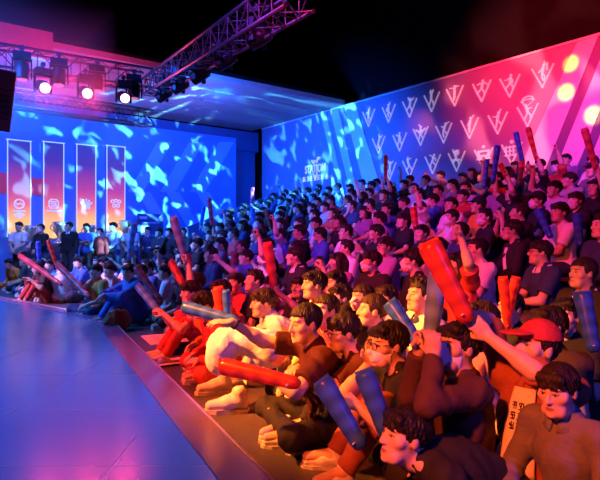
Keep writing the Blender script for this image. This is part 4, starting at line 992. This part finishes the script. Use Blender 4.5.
HD['Y'] = hero(220, 293, 200, own('cross', 8, 10, 2, L=arm((-.12, .36, .50), el=(-.8, -.2, -.8), dir=(.1, .4, .9), palm=(.8, 0, -.3), curl=70)), 'o', 'person in orange top behind the paired upright sticks, left of centre', 1, flags='j', hair='fringe', res=.009)
HD['Z'] = hero(190, 293, 205, own('knees', 22, 10, 6, L=arm((-.1, .5, .5), curl=40), R=arm((.1, .5, .5), curl=40)), 'r', 'person in red top hugging knees behind the pink paper board', 1, hair='fringe', res=.009, tcol='r')
HD['ZA'] = hero(203, 306, 202, own('cross', 30, 10, 10), 'r', 'person in red jacket bowed forward beside the level dark blue stick', 1, flags='j', hair='fringe', res=.009, tcol='r')
HD['Za'] = hero(129, 273, 222, own('knees', 14, 25, 0, L=arm((-.02, .5, .40), el=(-1, .2, -.5)), R=arm((.0, .52, .44), el=(1, .2, -.5))), 'b', 'person in big royal blue jacket hugging knees near the stage corner', 1.05, flags='j', hair='fringe', res=.011, loose=.025, tcol='b')
HD['Zb'] = hero(96, 272, 230, own('cross', 8, 10, 0, **ARMS['chin']), 'o', 'person in orange T-shirt with hand at chin by the far stage edge', 1, hair='fringe', res=.012)
HD['Zc'] = hero(110, 271, 225, own('cross', 6, 10, 0), 's', 'person in pale blue T-shirt between the orange shirt and the blue jacket', 1, hair='fringe', res=.012)
HD['Zd'] = hero(60, 267, 120, own('cross', 20, 0, 0), 'w', 'person in white T-shirt and red shorts turned away beside the far stage edge', 1, res=.012, tcol='r', hair='fringe')
HD['Ze'] = hero(9, 264, 235, own('cross', 36, 5, 5), 'o', 'person in orange top bending over at the far left stage edge', 1.02, flags='j', res=.012, hair='fringe', tcol='o')
HD['Zf'] = hero(38, 268, 228, own('knees', 22, 5, 4, **ARMS['knee']), 'd', 'masked person in dark top hugging knees at the far left floor', 1, flags='m', res=.012, hair='fringe', tcol='r')
def on_stage(p, m=.42):
    q = np.array([p[0], p[1]]); r = []
    for a, b in ((np.array([-.51, 3.6]), np.array([-2.93, 8.7])), (np.array([-2.93, 8.7]), np.array([-6.7, 12.35]))):
        d = (b-a)/np.linalg.norm(b-a); r.append((q-a) @ np.array([d[1], -d[0]]))
    return max(r) < m
FLOOR = """78 263 b . lap|97 262 n j clap|118 260 s . lap|131 262 b . lap|148 269 b m lap|165 273 w . upR|178 277 d . lap|205 268 n h lap|213 271 s . lap|150 262 n . lap|160 262 k . phone|24 262 d . lap|52 261 b . upL|66 260 b . phone|86 260 k . lap
140 272 s . upL|156 283 w j fwdL|172 288 k . lap|196 284 k . upL|236 284 r . lap|232 276 k . upL|243 290 r . clap|288 277 r . upL|300 272 k . lap|352 287 k . lap|366 282 k v lap|376 285 d . lap|398 283 k g lap|406 290 k . lap|296 292 r . lap|322 276 w j lap
442 290 r . lap|436 310 r . clap|470 300 r . lap|510 310 k . lap|540 300 k . clasp|566 318 k . lap|592 322 k . chin|548 328 d . lap|480 322 p . lap|118 284 s j lap|142 285 b . lap|372 312 k . clasp|402 318 n . lap|325 312 r . lap""".replace('\n', '|')
for e in FLOOR.split('|'):
    a = e.split(); px, py, top, fl, arms = int(a[0]), int(a[1]), a[2], a[3].replace('.', ''), a[4]
    lg = 'kneel' if py < 300 and px > 230 and R_.random() < .5 else 'cross'
    hd = BASEH+R_.uniform(-14, 14)+(10 if px < 150 else 0); P = mkpose(lg, arms, R_.choice([-12, 14]), 8)
    h = head_local(P); Y = (CAMZ-h[2])*F/(py-CY); p = pt(px, py, Y); p.z = 0
    if Y > 14.2 or (p.dot(Vector((*N, 0))) > 4.15 and px > 250): continue
    if on_stage(p): continue
    if not free(p, .40): continue
    floor_person(px, py, top, fl, lg, arms, hd, 8, P['yaw'], tcol=R_.choice(['n', 'k', 'd', 'g']))
# fill the floor between stage and stand
e1 = (np.array([-.51, 3.6]), np.array([-2.93, 8.7])); e2 = (np.array([-2.93, 8.7]), np.array([-6.7, 12.35]))
for (a, b), offs in ((e1, (.95, 1.75, 2.5)), (e2, (.85, 1.6, 2.4, 3.2))):
    L = np.linalg.norm(b-a); d = (b-a)/L; nn = np.array([d[1], -d[0]]);
    for o_ in offs:
        q = .3
        while q < L+1.5:
            p = a+d*q+nn*(o_+R_.uniform(-.12, .12)); q += .62
            s = p @ N; t = p @ U; px = proj((p[0], p[1], .7))[0]
            if s > (3.9 if t > -9.5 else 5.2 if t > -12 else 6) or t < -15.4 or px < -14 or px > 612: continue
            if on_stage(p, .6) or not free((p[0], p[1], 0), .5) or R_.random() > .88 or (o_ < 1.6 and 60 < px < 300): continue
            hd = math.degrees(math.atan2(-nn[1], -nn[0]))+R_.uniform(-22, 22); arms = R_.choice(['lap', 'lap', 'clasp', 'clap', 'upR', 'phone', 'chin', 'fwdL', 'lap'])
            near = p[1] < 6
            add_person('cross', arms, Vector((p[0], p[1], .004)), hd, R_.choice(['r', 'w', 'k', 'g', 'y'] if p[1] < 8 else ['b', 'n', 's', 'w', 'k', 'b']), R_.choice(['', '', 'm', 'j', 'g', 'h', 'l']), R_.choice([-12, 14]), 8, .009 if p[1] < 7 else .012 if p[1] < 10 else .014, row='floor', tcol=R_.choice(['n', 'k', 'd', 'g']))
# ------------------------------------------------------------------ people standing at the banner wall
ST = [(20, 227, 'w', '', 'front', 'person in white T-shirt standing before the first glowing banner'), (42, 229, 'k', 'mj', 'front', 'masked person in black standing between the first two banners'),
      (70, 227, 'k', 'vj', 'down', 'person in open black jacket over white, right of second banner'), (87, 228, 'b', '', 'cross', 'person in blue T-shirt with arms folded before the third banner'),
      (101, 233, 'r', 'j', 'down', 'short person in red top standing right of the third banner'), (114, 227, 's', 'j', 'front', 'person in pale blue jacket standing before the fourth banner'),
      (131, 229, 's', '', 'front', 'person in pale blue T-shirt standing left of the signboard'), (148, 231, 'n', 'v', 'down', 'person in navy standing before the signboard'),
      (160, 238, 'k', 'j', 'cross', 'person in black standing at the near end of the stand side panel'), (170, 241, 'k', 'm', 'down', 'masked person in black before the stand side panel'), (184, 243, 'd', 'j', 'front', 'person in dark top standing lower along the side panel')]
for px, py, top, fl, arms, lab in ST:
    P = mkpose('stand', arms, R_.choice([-12, 14]), 2); t = -16.25 if px < 155 else -15.9; s = s_at(px, t); p = W(s, t, .004); hz = head_local(P)[2]; sc = min(1.05, max(.85, (CAMZ-(py-CY)/F*p.y)/hz))
    if px > 155: p = pt(px, py, 13.8); p.z = .004; sc = .92
    add_person('stand', arms, p, 250+R_.uniform(-12, 12), top, fl, P['yaw'], 2, .014, row='stand', label=lab, P=P, scale=sc, key=('stand', arms, P['yaw']), tcol=R_.choice(['n', 'k', 'd']))
P = mkpose('stand', 'down', 14, 2); p = W(6.4, -17.3, .004); p = W(s_at(177, -17.2), -17.2, .004)
add_person('stand', 'down', p, 250, 'n', '', 14, 2, .014, row='stand', label='person in white cap standing behind the stand side panel', P=P, scale=1.08, key=('stand', 'down', 14), cap='w')

# ------------------------------------------------------------------ who is who
ORDW = ['', 'first', 'second', 'third', 'fourth', 'fifth', 'sixth', 'seventh', 'eighth', 'ninth', 'tenth', 'eleventh', 'twelfth', 'thirteenth', 'fourteenth', 'fifteenth', 'sixteenth', 'seventeenth', 'eighteenth', 'nineteenth', 'twentieth']
TENS = {2: 'twenty', 3: 'thirty', 4: 'forty', 5: 'fifty', 6: 'sixty', 7: 'seventy', 8: 'eighty'}
TIETH = {2: 'twentieth', 3: 'thirtieth', 4: 'fortieth', 5: 'fiftieth', 6: 'sixtieth', 7: 'seventieth', 8: 'eightieth'}
def ordw(n): return ORDW[n] if n <= 20 else TIETH[n//10] if n % 10 == 0 else TENS[n//10]+'-'+ORDW[n % 10]
RNAME = ['lowest seat row', 'second seat row', 'third seat row', 'fourth seat row', 'fifth seat row', 'sixth seat row', 'seventh seat row', 'third highest seat row', 'second highest seat row', 'highest seat row']
for row in list(range(10))+['floor']:
    G = sorted([d for d in CROWD if d['row'] == row], key=lambda d: d['px'])
    # the floor crowd falls into three bands by how far down the picture they sit
    for band in range(3 if row == 'floor' else 1):
        g = [d for d in G if row != 'floor' or band == (0 if d['py'] < 268 else 1 if d['py'] < 285 else 2)]
        for i, d in enumerate(g, 1):
            d['place'] = ('%s from left, %s' % (ordw(i), RNAME[row])) if row != 'floor' else '%s from left among %s floor sitters' % (ordw(i), ['the farthest', 'the middle', 'the nearest'][band])
            if not d['label']: tag(d['root'], d['look']+', '+d['place'])
for d in CROWD:
    g = {'floor': 'audience sitting on the floor', 'hero': 'audience sitting on the floor', 'stand': 'people standing by the banner wall'}.get(d['row'], 'audience on the stand'); tag(d['root'], group=g)
    d['short'] = d.get('place') if not d['label'] else None
# ------------------------------------------------------------------ sticks held up in the crowd
for d in CROWD:
    if d['row'] == 'hero' or d['row'] == 'stand': continue
    hands = {'upR': 'R', 'upL': 'L', 'upB': 'LR', 'fwdL': 'L'}.get(d['arms'], '')
    for sd in hands:
        if R_.random() < (0 if d['row'] in (8, 9) else .45 if hands != 'LR' else .6):
            h, n = hand_world(d, sd); dr = (Vector((R_.uniform(-.35, .2), R_.uniform(-.1, .1), 1))).normalized(); col = R_.choice('rrbpb' if d['px'] > 230 else 'bbrps')
            who = d['place']
            stick(h-dr*.12, h+dr*.46, col, '%s stick %s person %s' % (dict(r='red', b='blue', p='pinkish red', s='light blue')[col], 'held by' if len(hands) == 1 else ('in left hand of' if sd == 'L' else 'in right hand of'), who), detail=d['root'].location.y < 8)
def pstick(x0, y0, x1, y1, Y0, Y1, col, label, wid=1.0, detail=True): return stick(pt(x0, y0, Y0), pt(x1, y1, Y1), col, label, wid=wid, detail=detail)
pstick(193, 303, 171, 262, 6.9, 7.2, 'r', 'fat red stick raised left of centre, leaning to the left')
pstick(190, 300, 188, 255, 7.9, 8.0, 'p', 'upright pinkish red stick just right of the leaning fat red stick')
pstick(162, 316, 138, 286, 6.6, 7.2, 's', 'light blue stick slanting above the pink paper board')
pstick(161, 300, 136, 268, 7.8, 8.2, 'p', 'pinkish red stick slanting above the light blue one at left')
pstick(90, 298, 58, 265, 8.6, 9.4, 'p', 'pinkish red stick slanting down to the stage edge at far left')
pstick(62, 285, 20, 256, 9.4, 10.2, 'p', 'dull red stick lying across the far left floor sitters')
pstick(57, 267, 48, 241, 9.6, 9.8, 'r', 'thin looking red stick raised in front of the second banner', .7)
pstick(238, 321, 184, 307, 4.3, 4.5, 'b', 'dark blue stick held level towards the left by the outstretched hand')
pstick(224, 336, 218, 288, 4.75, 4.8, 'r', 'upright orange red stick left of the outstretched hand')
pstick(229, 336, 226, 291, 4.6, 4.65, 'b', 'upright blue stick close beside the orange red one', .7)
pstick(299, 384, 222, 366, 3.05, 3.3, 'r', 'long red stick lying level across laps at the front')
pstick(362, 448, 322, 381, 2.62, 2.75, 'b', 'fat blue stick pointing up left at bottom centre', 1.05)
pstick(392, 448, 364, 372, 2.62, 2.7, 'b', 'fat blue stick right of its twin at bottom centre', 1.0)
pstick(420, 346, 390, 303, 3.35, 3.5, 'b', 'blue stick slanting down to the right before the lilac T-shirt')
pstick(427, 362, 438, 276, 2.82, 2.86, 's', 'upright pale blue stick gripped by the brown jacket', .95)
pstick(468, 322, 429, 244, 2.62, 2.72, 'r', 'big red stick raised high by the rust brown jacket', 1.15)
pstick(594, 352, 582, 293, 3.2, 3.3, 'b', 'blue stick standing upright at the right edge')
pstick(508, 330, 503, 278, 3.9, 3.9, 'r', 'red stick held upright below the open black jacket', .7); pstick(506, 322, 516, 278, 4.1, 4.1, 'r', 'red stick leaning right beside its upright twin', .7)
pstick(551, 238, 538, 210, 6.6, 6.7, 'b', 'blue stick leaning left above the navy shirt'); pstick(580, 246, 577, 214, 6.2, 6.2, 'b', 'upright blue stick behind the suit at right')
pstick(417, 236, 413, 208, 7.9, 8.0, 'r', 'bright red stick raised upright left of the grey hood'); pstick(288, 270, 284, 243, 9.4, 9.5, 'b', 'upright blue stick in mid stand, left of the pink phone holder')
pstick(240, 281, 257, 257, 9.6, 9.6, 's', 'light blue stick leaning right, lower left of the stand'); pstick(234, 285, 234, 254, 10.0, 10.0, 'p', 'upright pinkish red stick, lower left of the stand')
pstick(219, 258, 210, 233, 12.6, 12.7, 'r', 'red stick leaning left near the side panel'); pstick(226, 262, 220, 238, 12.4, 12.5, 'b', 'blue stick forming the left leg of a V near the side panel'); pstick(229, 262, 231, 238, 12.4, 12.5, 'b', 'blue stick forming the right leg of a V near the side panel')
pstick(255, 234, 252, 209, 13.2, 13.3, 'b', 'blue stick held high over raised hands near the side panel'); pstick(271, 231, 266, 210, 14.2, 14.3, 'r', 'red stick raised at the corner end of the stand')
pstick(484, 188, 487, 160, 11, 11, 'b', 'blue stick raised before the lowest emblem row'); pstick(511, 186, 500, 164, 10.2, 10.2, 'r', 'red stick leaning left before the rightmost low emblem'); pstick(519, 186, 522, 162, 10, 10, 'r', 'red stick upright before the pale stripes')
pstick(489, 190, 513, 191, 9.3, 9.3, 'r', 'red stick held level below the low emblems')
# ------------------------------------------------------------------ things worn, held or lying about
def sub(parent, o): o.parent = parent['root']; o.matrix_parent_inverse = parent['M'].inverted(); return o
def watch(d, sd, name, bc, fc):
    wr, dr, n, s, c = d['J']['hand'+sd]; el = d['J']['el'+sd]; ax = unit(wr-el); b = wr-ax*.028
    mb = MB().tube(b-ax*.011, b+ax*.011, .0365 if 'j' not in '' else .03, n=14); o = mb.build(name, mk(name+'_band', bc, .5), d['root'])
    if fc:
        q = -n; f = MB().tube(b+q*.034, b+q*.043, .021, n=14).build('dial', mk('watch_dial', fc, .2, spec=.8), o)
watch(HD['G'], 'L', 'wristwatch', (.03, .02, .02), (.85, .85, .8)); watch(HD['A'], 'R', 'wristband', (.02, .02, .05), None)
# printed white T-shirt showing in the open rust jacket, and stripes on its hem
d = HD['H']; J = d['J']; Rt = J['Rt']
def chest_front(d, name, width, z0, z1, mat, off, cols, parent=None, y0=.0):
    """a cloth front following the chest: grid of points pushed just outside the garment"""
    J = d['J']; Rt = J['Rt']; n, m = 10, 12; P = []
    dep = {}
    for i in range(m+1):
        f = i/m; z = z0+(z1-z0)*f; ry = np.interp(z, [.0, .16, .32, .42, .50], [.137, .137, .135, .108, .075])+off; rx = .17
        for j in range(n+1):
            u = (j/n*2-1)*width*np.interp(f, [0, 1], cols); y = ry*math.sqrt(max(.05, 1-(u/rx)**2)); P.append((u, y, z))
    V = []
    for p in P:
        v = J['waist']+Rt @ (np.array(p)-np.array([0, 0, .16])) if p[2] > .16 else J['hip']+np.array([0, 0, 0])+rot('X', -d['J'].get('l', 0)) @ np.array([p[0], p[1], p[2]])
        V.append(v)
    V2 = [v-Rt @ np.array([0, .012, 0]) for v in V]; k = len(V); Q = []
    for i in range(m):
        for j in range(n):
            a = i*(n+1)+j; Q.append((a, a+1, a+n+2, a+n+1)); Q.append((k+a, k+a+n+1, k+a+n+2, k+a+1))
    ring = [j for j in range(n+1)]+[i*(n+1)+n for i in range(1, m+1)]+[m*(n+1)+j for j in range(n-1, -1, -1)]+[i*(n+1) for i in range(m-1, 0, -1)]
    for a, b in zip(ring, ring[1:]+ring[:1]): Q.append((a, k+a, k+b, b))
    o = ob(name, mesh_np(name, V+V2, Q), mat, parent or d['root']); return o, lambda u, z, off2: J['waist']+Rt @ (np.array([u, (np.interp(z, [.0, .16, .32, .42, .50], [.137, .137, .135, .108, .075])+off+off2)*math.sqrt(max(.05, 1-(u/.17)**2)), z])-np.array([0, 0, .16]))
WHITEK = mk('white_jersey', (.78, .76, .72), .85, bump=.2); INK = mk('black_ink', (.02, .02, .02), .7)
inn_, fr = chest_front(HD['H'], 'inner_shirt', .075, .10, .47, WHITEK, .028, (1.15, .7))
mb = MB(); rg = random.Random(12)
for r_ in range(3):
    for c_ in range(3):
        u0, z0 = -.05+c_*.034, .40-r_*.045
        for q in (((0, 0), (.024, 0)), ((0, -.012), (.024, -.012)), ((.012, .006), (.012, -.03)), ((0, -.028), (.024, -.028)), ((.002, .004), (.002, -.028)), ((.022, -.004), (.006, -.03))):
            if rg.random() < .75: mb.tube(fr(u0+q[0][0], z0+q[0][1], .001), fr(u0+q[1][0], z0+q[1][1], .001), .0032, n=4)
mb.build('black_print', INK, inn_)
for i, k in enumerate(HD):
    pass
for d in CROWD:
    if d['label'] and d['label'].startswith('person in open black jacket, white'):
        chest_front(d, 'inner_shirt', .05, .12, .47, WHITEK, .02, (1.1, .7))
def floor_at(px, py): Y = CAMZ*F/(py-CY); p = pt(px, py, Y); p.z = 0; return p
# papers and boards on the floor by the stage
PAPER = mk('pink_paper', (.85, .62, .70), .6); PRN = mk('paper_print', (.35, .2, .4), .7)
def board(px, py, w, l, rz, z, tilt, label, mark=True):
    Yb = (CAMZ-z)*F/(py-CY); p = pt(px, py, Yb); o = empty('paper_board', (p.x, p.y, z), rz); o.rotation_euler = (tilt, 0, rz); tag(o, label, 'paper board'); MB().box((0, 0, 0), (w, l, .008)).build('sheet', PAPER, o)
    if mark:
        m = MB()
        for j in range(4): m.box((0, -l*.3+j*l*.2, .005), (w*.7, .012, .002))
        m.build('printed_lines', PRN, o)
    return o
b1 = board(172, 338, .60, .40, .55, .16, .10, 'large pink printed paper board on laps at the stage corner'); b2 = board(166, 362, .42, .28, .6, .02, 0, 'smaller pink printed sheet lying flat by the stage edge')
# sneakers set down by the stage edge
def shoe_thing(px, py, rz, col, label, sc=1.1):
    p = floor_at(px, py); o = empty('sneaker', (p.x, p.y, .0), rz); o.scale = (sc,)*3; tag(o, label, 'shoe')
    u_ = ob('upper', SHOEU, None, o, col, (0, 0, .086)); ob('sole', SHOES, None, o, (.8, .6, .4), (0, 0, .086))
    m = MB()
    for j in range(5): m.tube((-.025, .035+j*.018, .086+.02-j*.011), (.025, .04+j*.018, .086+.02-j*.011), .004, n=5)
    m.build('laces', mk('white_lace', (.8, .8, .8), .8), o)
shoe_thing(222, 393, 1.9, (.8, .6, .55), 'pale sneaker by the stage edge, upper one of the front pair', 1.15); shoe_thing(236, 412, 1.7, (.75, .65, .6), 'pale sneaker with orange sole nearest the stage edge', 1.2); shoe_thing(204, 376, 2.2, (.8, .7, .7), 'pale strappy sneaker beside the smaller pink sheet', 1.0)
p = floor_at(270, 398); o = empty('snack_carton', (p.x-.1, p.y, .16), .3); tag(o, 'yellow carton held low in front of the outstretched arm', 'carton'); MB().box((0, 0, 0), (.20, .12, .10), Matrix.Rotation(.2, 3, 'Y')).build('carton', mk('yellow_card', (.85, .65, .2), .6), o); MB().box((0, -.061, 0), (.08, .004, .05), Matrix.Rotation(.2, 3, 'Y')).build('label_patch', mk('carton_print', (.5, .1, .05), .6), o)
p = floor_at(312, 452); o = empty('drink_bottle', (p.x, p.y, .0)); tag(o, 'clear drink bottle with dark cap at bottom centre', 'bottle')
def glassmat():
    m, nt, nd, lk, b = newmat('clear_plastic'); b.inputs['Transmission Weight'].default_value = .8; b.inputs['Roughness'].default_value = .1; b.inputs['Base Color'].default_value = (.9, .75, .55, 1); return m
MB().lathe([(.03, 0), (.034, .01), (.034, .13), (.03, .16), (.014, .2), (.014, .215)], 16).build('bottle_body', glassmat(), o); MB().lathe([(.017, .212), (.017, .235), (.012, .238)], 12).build('cap', mk('bottle_cap', (.05, .02, .03), .5), o); MB().lathe([(.0348, .05), (.0348, .11)], 16).build('paper_band', mk('bottle_band', (.6, .1, .05), .6), o)
def bag(px, py, sc, col, label):
    p = floor_at(px, py); Fd = Field((-.26, -.2, -.02), (.26, .2, .34), .012); Fd.ell((0, 0, .13), (.2, .13, .14), None, .03); Fd.ell((0, .0, .2), (.15, .1, .1), None, .05); wrinkle(Fd, .01); Fd.clip((0, 0, 0), (0, 0, -1)); V, Q = Fd.nets(); o = empty('backpack', (p.x, p.y, 0), .6); o.scale = (sc,)*3; tag(o, label, 'bag')
    me = fast_mesh('bag_body', V, Q); ob('bag_body', me, CLOTH, o, col)
    m = MB(); m.path([(-.05, 0, .27), (-.04, 0, .32), (.04, 0, .32), (.05, 0, .27)], .010); m.build('handle', BLACKMETAL, o); m = MB().box((0, -.128, .1), (.2, .02, .11)); m.build('front_pocket', CLOTH, o, col)
bag(74, 303, .9, (.05, .04, .08), 'dark round bag at the stage edge, far left'); bag(118, 330, 1.0, (.35, .12, .05), 'rust brown bag at the stage corner'); bag(206, 352, .9, (.3, .05, .03), 'dark red bag behind the pale sneakers')
# pale jacket thrown over the knees of the leaning white T-shirt
Fd = Field((-.42, -.34, -.42), (.42, .34, .3), .012); Fd.ell((0, 0, 0), (.27, .17, .10), rot('Y', 8), .03); Fd.ell((-.2, -.08, -.08), (.12, .12, .17), None, .06); Fd.ell((.16, -.06, -.06), (.14, .14, .14), None, .06); wrinkle(Fd, .012); V, Q = Fd.nets()
o = ob('draped_jacket', fast_mesh('draped_jacket', V, Q), CLOTH, None, (.80, .72, .80), (-.40, 4.38, .50)); tag(o, 'pale pinkish white jacket draped over knees below the outstretched arm', 'jacket')
q = pt(258, 334, 4.0)-Vector(o.location); dv = (pt(258, 334, 5.0)-pt(258, 334, 4.0)).normalized(); ok, hit, nn_, _ = o.ray_cast(q, dv)
if ok:
    x_ = nn_.cross(Vector((0, 0, 1))).normalized(); y_ = nn_.cross(x_); mb = MB(); c4 = [x_*.03, y_*.035, -x_*.03, -y_*.035]; mb.hexa([hit+v-nn_*.01 for v in c4], [hit+v+nn_*.006 for v in c4]); mb.build('red_badge', mk('red_badge', (.5, .02, .04), .6), o)
# phones
for d in CROWD:
    if d['arms'] == 'phone':
        h = (hand_world(d, 'L')[0]+hand_world(d, 'R')[0])/2; o = empty('phone', h+Vector((0, 0, .05)), d['root'].rotation_euler.z); tag(o, 'dark phone held up by person '+(d.get('place') or 'with long hair in pink'), 'phone', 'phones held up in the crowd')
        MB().box((0, 0, 0), (.15, .009, .072)).build('case', GLASSDARK, o); MB().box((0, -.006, 0), (.14, .003, .066)).build('screen', mk('phone_screen', (.3, .4, .6), .2, emit=(.5, .7, 1), es=.5, noise=0) if 'phone_screen' not in bpy.data.materials else bpy.data.materials['phone_screen'], o)
# blue cushion hugged on the lowest row
for d in CROWD:
    if d['label'] and 'blue cushion' in d['label']:
        q = d['M'] @ Vector((0, .26, .26)); Fd = Field((-.24, -.16, -.2), (.24, .16, .2), .012); Fd.ell((0, 0, 0), (.2, .09, .16), None, .02); V, Q = Fd.nets(); o = ob('cushion', fast_mesh('cushion', V, Q), CLOTH, None, (.05, .15, .6), q); o.rotation_euler = (0, 0, d['root'].rotation_euler.z); tag(o, 'blue cushion hugged by the person in the white T-shirt', 'cushion')
print('PEOPLE', len(CROWD), {r: sum(1 for d in CROWD if d['row'] == r) for r in list(range(10))+['floor', 'hero', 'stand']})
# ------------------------------------------------------------------ light, camera
def spot(name, p, aim, col, watt, ang=60, blend=.5, rad=.12, gobo=None, flat=1):
    l = bpy.data.lights.new(name, 'SPOT'); l.energy = watt; l.color = col; l.spot_size = math.radians(ang); l.spot_blend = blend; l.shadow_soft_size = rad
    o = bpy.data.objects.new(name, l); COL.objects.link(o); o.location = p; o.rotation_euler = (Vector(aim)-Vector(p)).to_track_quat('-Z', 'Y').to_euler()
    o.scale = (1, flat, 1)
    if gobo:
        sc, lo, hi, base, dist, c2 = gobo
        l.use_nodes = True; nt = l.node_tree; nd, lk = nt.nodes, nt.links; em = nd['Emission']
        tc = nd.new('ShaderNodeTexCoord'); mp = nd.new('ShaderNodeMapping'); mp.inputs['Scale'].default_value = (sc, sc*dist, sc)
        m0 = nd.new('ShaderNodeMapping'); m0.inputs['Scale'].default_value = (1, flat, 1); m0.inputs['Rotation'].default_value = (0, 0, math.radians(-35)); lk.new(tc.outputs['Normal'], m0.inputs['Vector']); lk.new(m0.outputs[0], mp.inputs['Vector']); nz = nd.new('ShaderNodeTexNoise'); nz.inputs['Scale'].default_value = 1; nz.inputs['Detail'].default_value = .6; nz.inputs['Distortion'].default_value = .6
        lk.new(mp.outputs[0], nz.inputs['Vector']); r = nd.new('ShaderNodeMapRange'); r.interpolation_type = 'SMOOTHSTEP'; r.inputs['From Min'].default_value = lo; r.inputs['From Max'].default_value = hi
        lk.new(nz.outputs['Fac'], r.inputs['Value'])
        mx = nd.new('ShaderNodeMix'); mx.data_type = 'RGBA'; lk.new(r.outputs[0], mx.inputs['Factor']); mx.inputs['A'].default_value = (*[c*base for c in (1, 1, 1)], 1); mx.inputs['B'].default_value = (*c2, 1)
        lk.new(mx.outputs['Result'], em.inputs['Color']); em.inputs['Strength'].default_value = 1
    return o
BLUE = (.004, .11, 1.0)
# walls
spot('blue_wall_wash', W(3, -13.5, 5.3), W(3.5, T0, 3.0), BLUE, 1350, 130, .8)
spot('blue_wall_wash', W(8, -13.5, 5.3), W(8.0, T0, 3.0), BLUE, 1250, 120, .8)
spot('gobo_left_wall', W(8.2, -10.2, 3.8), W(6.4, T0, 2.9), (1, 1, 1), 15000, 62, .25, .02, (24, .57, .72, 0.0, .6, (.16, .70, 1)))
spot('blue_right_wall', W(5.5, -12.9, 5.3), W(SW, -14.2, 3.1), BLUE, 5200, 84, .9)
spot('gobo_right_wall', W(5.2, -13.4, 4.4), W(SW, -14.6, 3.4), (1, 1, 1), 7000, 56, .4, .02, (22, .55, .70, 0.0, .6, (.08, .55, 1)))
spot('red_right_wall', W(6.0, -5.6, 6.6), W(SW, -6.6, 5.6), (1, .014, .03), 6500, 52, .9)
spot('gobo_red_wall', W(5.8, -6.2, 6.2), W(SW, -7.2, 4.6), (1, 1, 1), 4200, 56, .6, .02, (7, .48, .7, .0, .6, (1, .14, .12)))
spot('pink_right_wall', W(5.0, -3.0, 4.6), W(SW, -4.6, 2.9), (.62, .06, .9), 1500, 46, .9)
for px, py in ((571, 64), (567, 93), (594, 116)):
    t, z = on_wall(px, py, SW); spot('yellow_beam', W(7.0, t-.5, 5.6), W(SW, t, z), (1, .75, .02), 3000, 5, .9, .03)
# crowd
spot('blue_crowd', W(1.5, -14, 5.2), W(6.0, -13.0, .6), (.006, .14, 1), 3300, 76, .8)
spot('blue_crowd_floor', W(-2, -12, 5.0), W(3.2, -11.2, .5), (.02, .26, 1), 4600, 75, .8)
spot('blue_stand', W(0, -10, 5.5), W(8, -11.5, 1.4), (.01, .10, 1), 3800, 58, .9)
spot('magenta_stand', W(-1, -3.4, 5.0), W(8, -5.4, 1.2), (1, .025, .13), 2600, 58, .9)
spot('violet_stand', W(0, -6, 5.4), W(8, -7.0, 1.2), (.22, .05, 1), 1300, 62, .9)
spot('red_front_key', W(-1.6, -5.4, 4.6), (.0, 4.15, .75), (1, .20, .025), 14000, 26, 1)
spot('red_front_wide', W(-1.6, -6.4, 4.2), W(2.5, -5.2, .6), (1, .07, .03), 3200, 44, .9)
spot('red_front_right', (-1.5, .2, 2.9), (1.0, 2.8, .85), (1, .10, .015), 1500, 46, .9)
spot('red_far_floor', W(-3, -12.5, 5), W(2.8, -11.9, .4), (1, .17, .05), 5200, 38, .9)
spot('blue_front_fill', (3.0, -.6, 3.6), (.9, 3.2, .7), (.02, .06, 1), 330, 80, .9)
spot('banner_front', W(1.5, -12.6, 4.6), W(3.2, -16.6, 1.2), (.30, .38, 1), 700, 80, .9)
for i, (x, y, Y) in enumerate(((25, 98, 10.9), (64, 102, 11.5), (104, 106, 12.1))): spot('truss_glow', pt(x, y, Y), pt(x, y-60, Y+.2), (1, .03, .24), 200, 165, 1, .25)
spot('soffit_purple', W(1.0, -14.6, 3.6), W(1.0, -15.4, 6), (.42, .06, 1), 340, 165, 1, .5)
spot('soffit_blue', W(6.6, -15, 3.4), W(6.6, -15.6, 6), (.25, .16, .7), 200, 160, 1, .4)
for p in REDP:
    d = (Vector((1.5, 3.5, .8))-p).normalized(); spot('red_head_beam', p+d*.24, (1.5, 3.5, .8), (1, .04, .12), 110, 140, .8, .08)
# thin haze hanging round the upper trusses
hm = bpy.data.materials.new('stage_haze'); hm.use_nodes = True; hn = hm.node_tree; hn.nodes.remove(hn.nodes['Principled BSDF']); vs_ = hn.nodes.new('ShaderNodeVolumeScatter'); vs_.inputs['Density'].default_value = .08; vs_.inputs['Color'].default_value = (1, 1, 1, 1); vs_.inputs['Anisotropy'].default_value = .45
hn.links.new(vs_.outputs[0], hn.nodes['Material Output'].inputs['Volume'])
hz = MB().hexa([W(-3.6, -13.8, 3.55), W(3.6, -13.8, 3.55), W(3.6, -10.2, 3.55), W(-3.6, -10.2, 3.55)][::-1], [W(-3.6, -13.8, 5.5), W(3.6, -13.8, 5.5), W(3.6, -10.2, 5.5), W(-3.6, -10.2, 5.5)][::-1]).build('stage_haze', hm)
tag(hz, 'thin pink haze hanging around the red lamps and trusses', 'haze', kind='stuff')
wd = bpy.data.worlds.new('dim_hall'); SC.world = wd; wd.use_nodes = True; wd.node_tree.nodes['Background'].inputs[0].default_value = (.05, .06, .22, 1); wd.node_tree.nodes['Background'].inputs[1].default_value = .06
cd = bpy.data.cameras.new('camera'); co = bpy.data.objects.new('camera', cd); COL.objects.link(co); co.location = (0, 0, CAMZ); co.rotation_euler = (math.pi/2, 0, 0)
cd.sensor_width = 36; cd.lens = F/600*36; cd.clip_start = .05; cd.clip_end = 200; SC.camera = co
vs = SC.view_settings; SC.display_settings.display_device = 'sRGB'; vs.view_transform = 'Standard'; vs.look = 'None'; vs.gamma = 1; vs.exposure = 0; vs.use_curve_mapping = False
SC.cycles.use_denoising = True; SC.cycles.max_bounces = 5; SC.cycles.diffuse_bounces = 2; SC.cycles.glossy_bounces = 3; SC.cycles.sample_clamp_indirect = 4
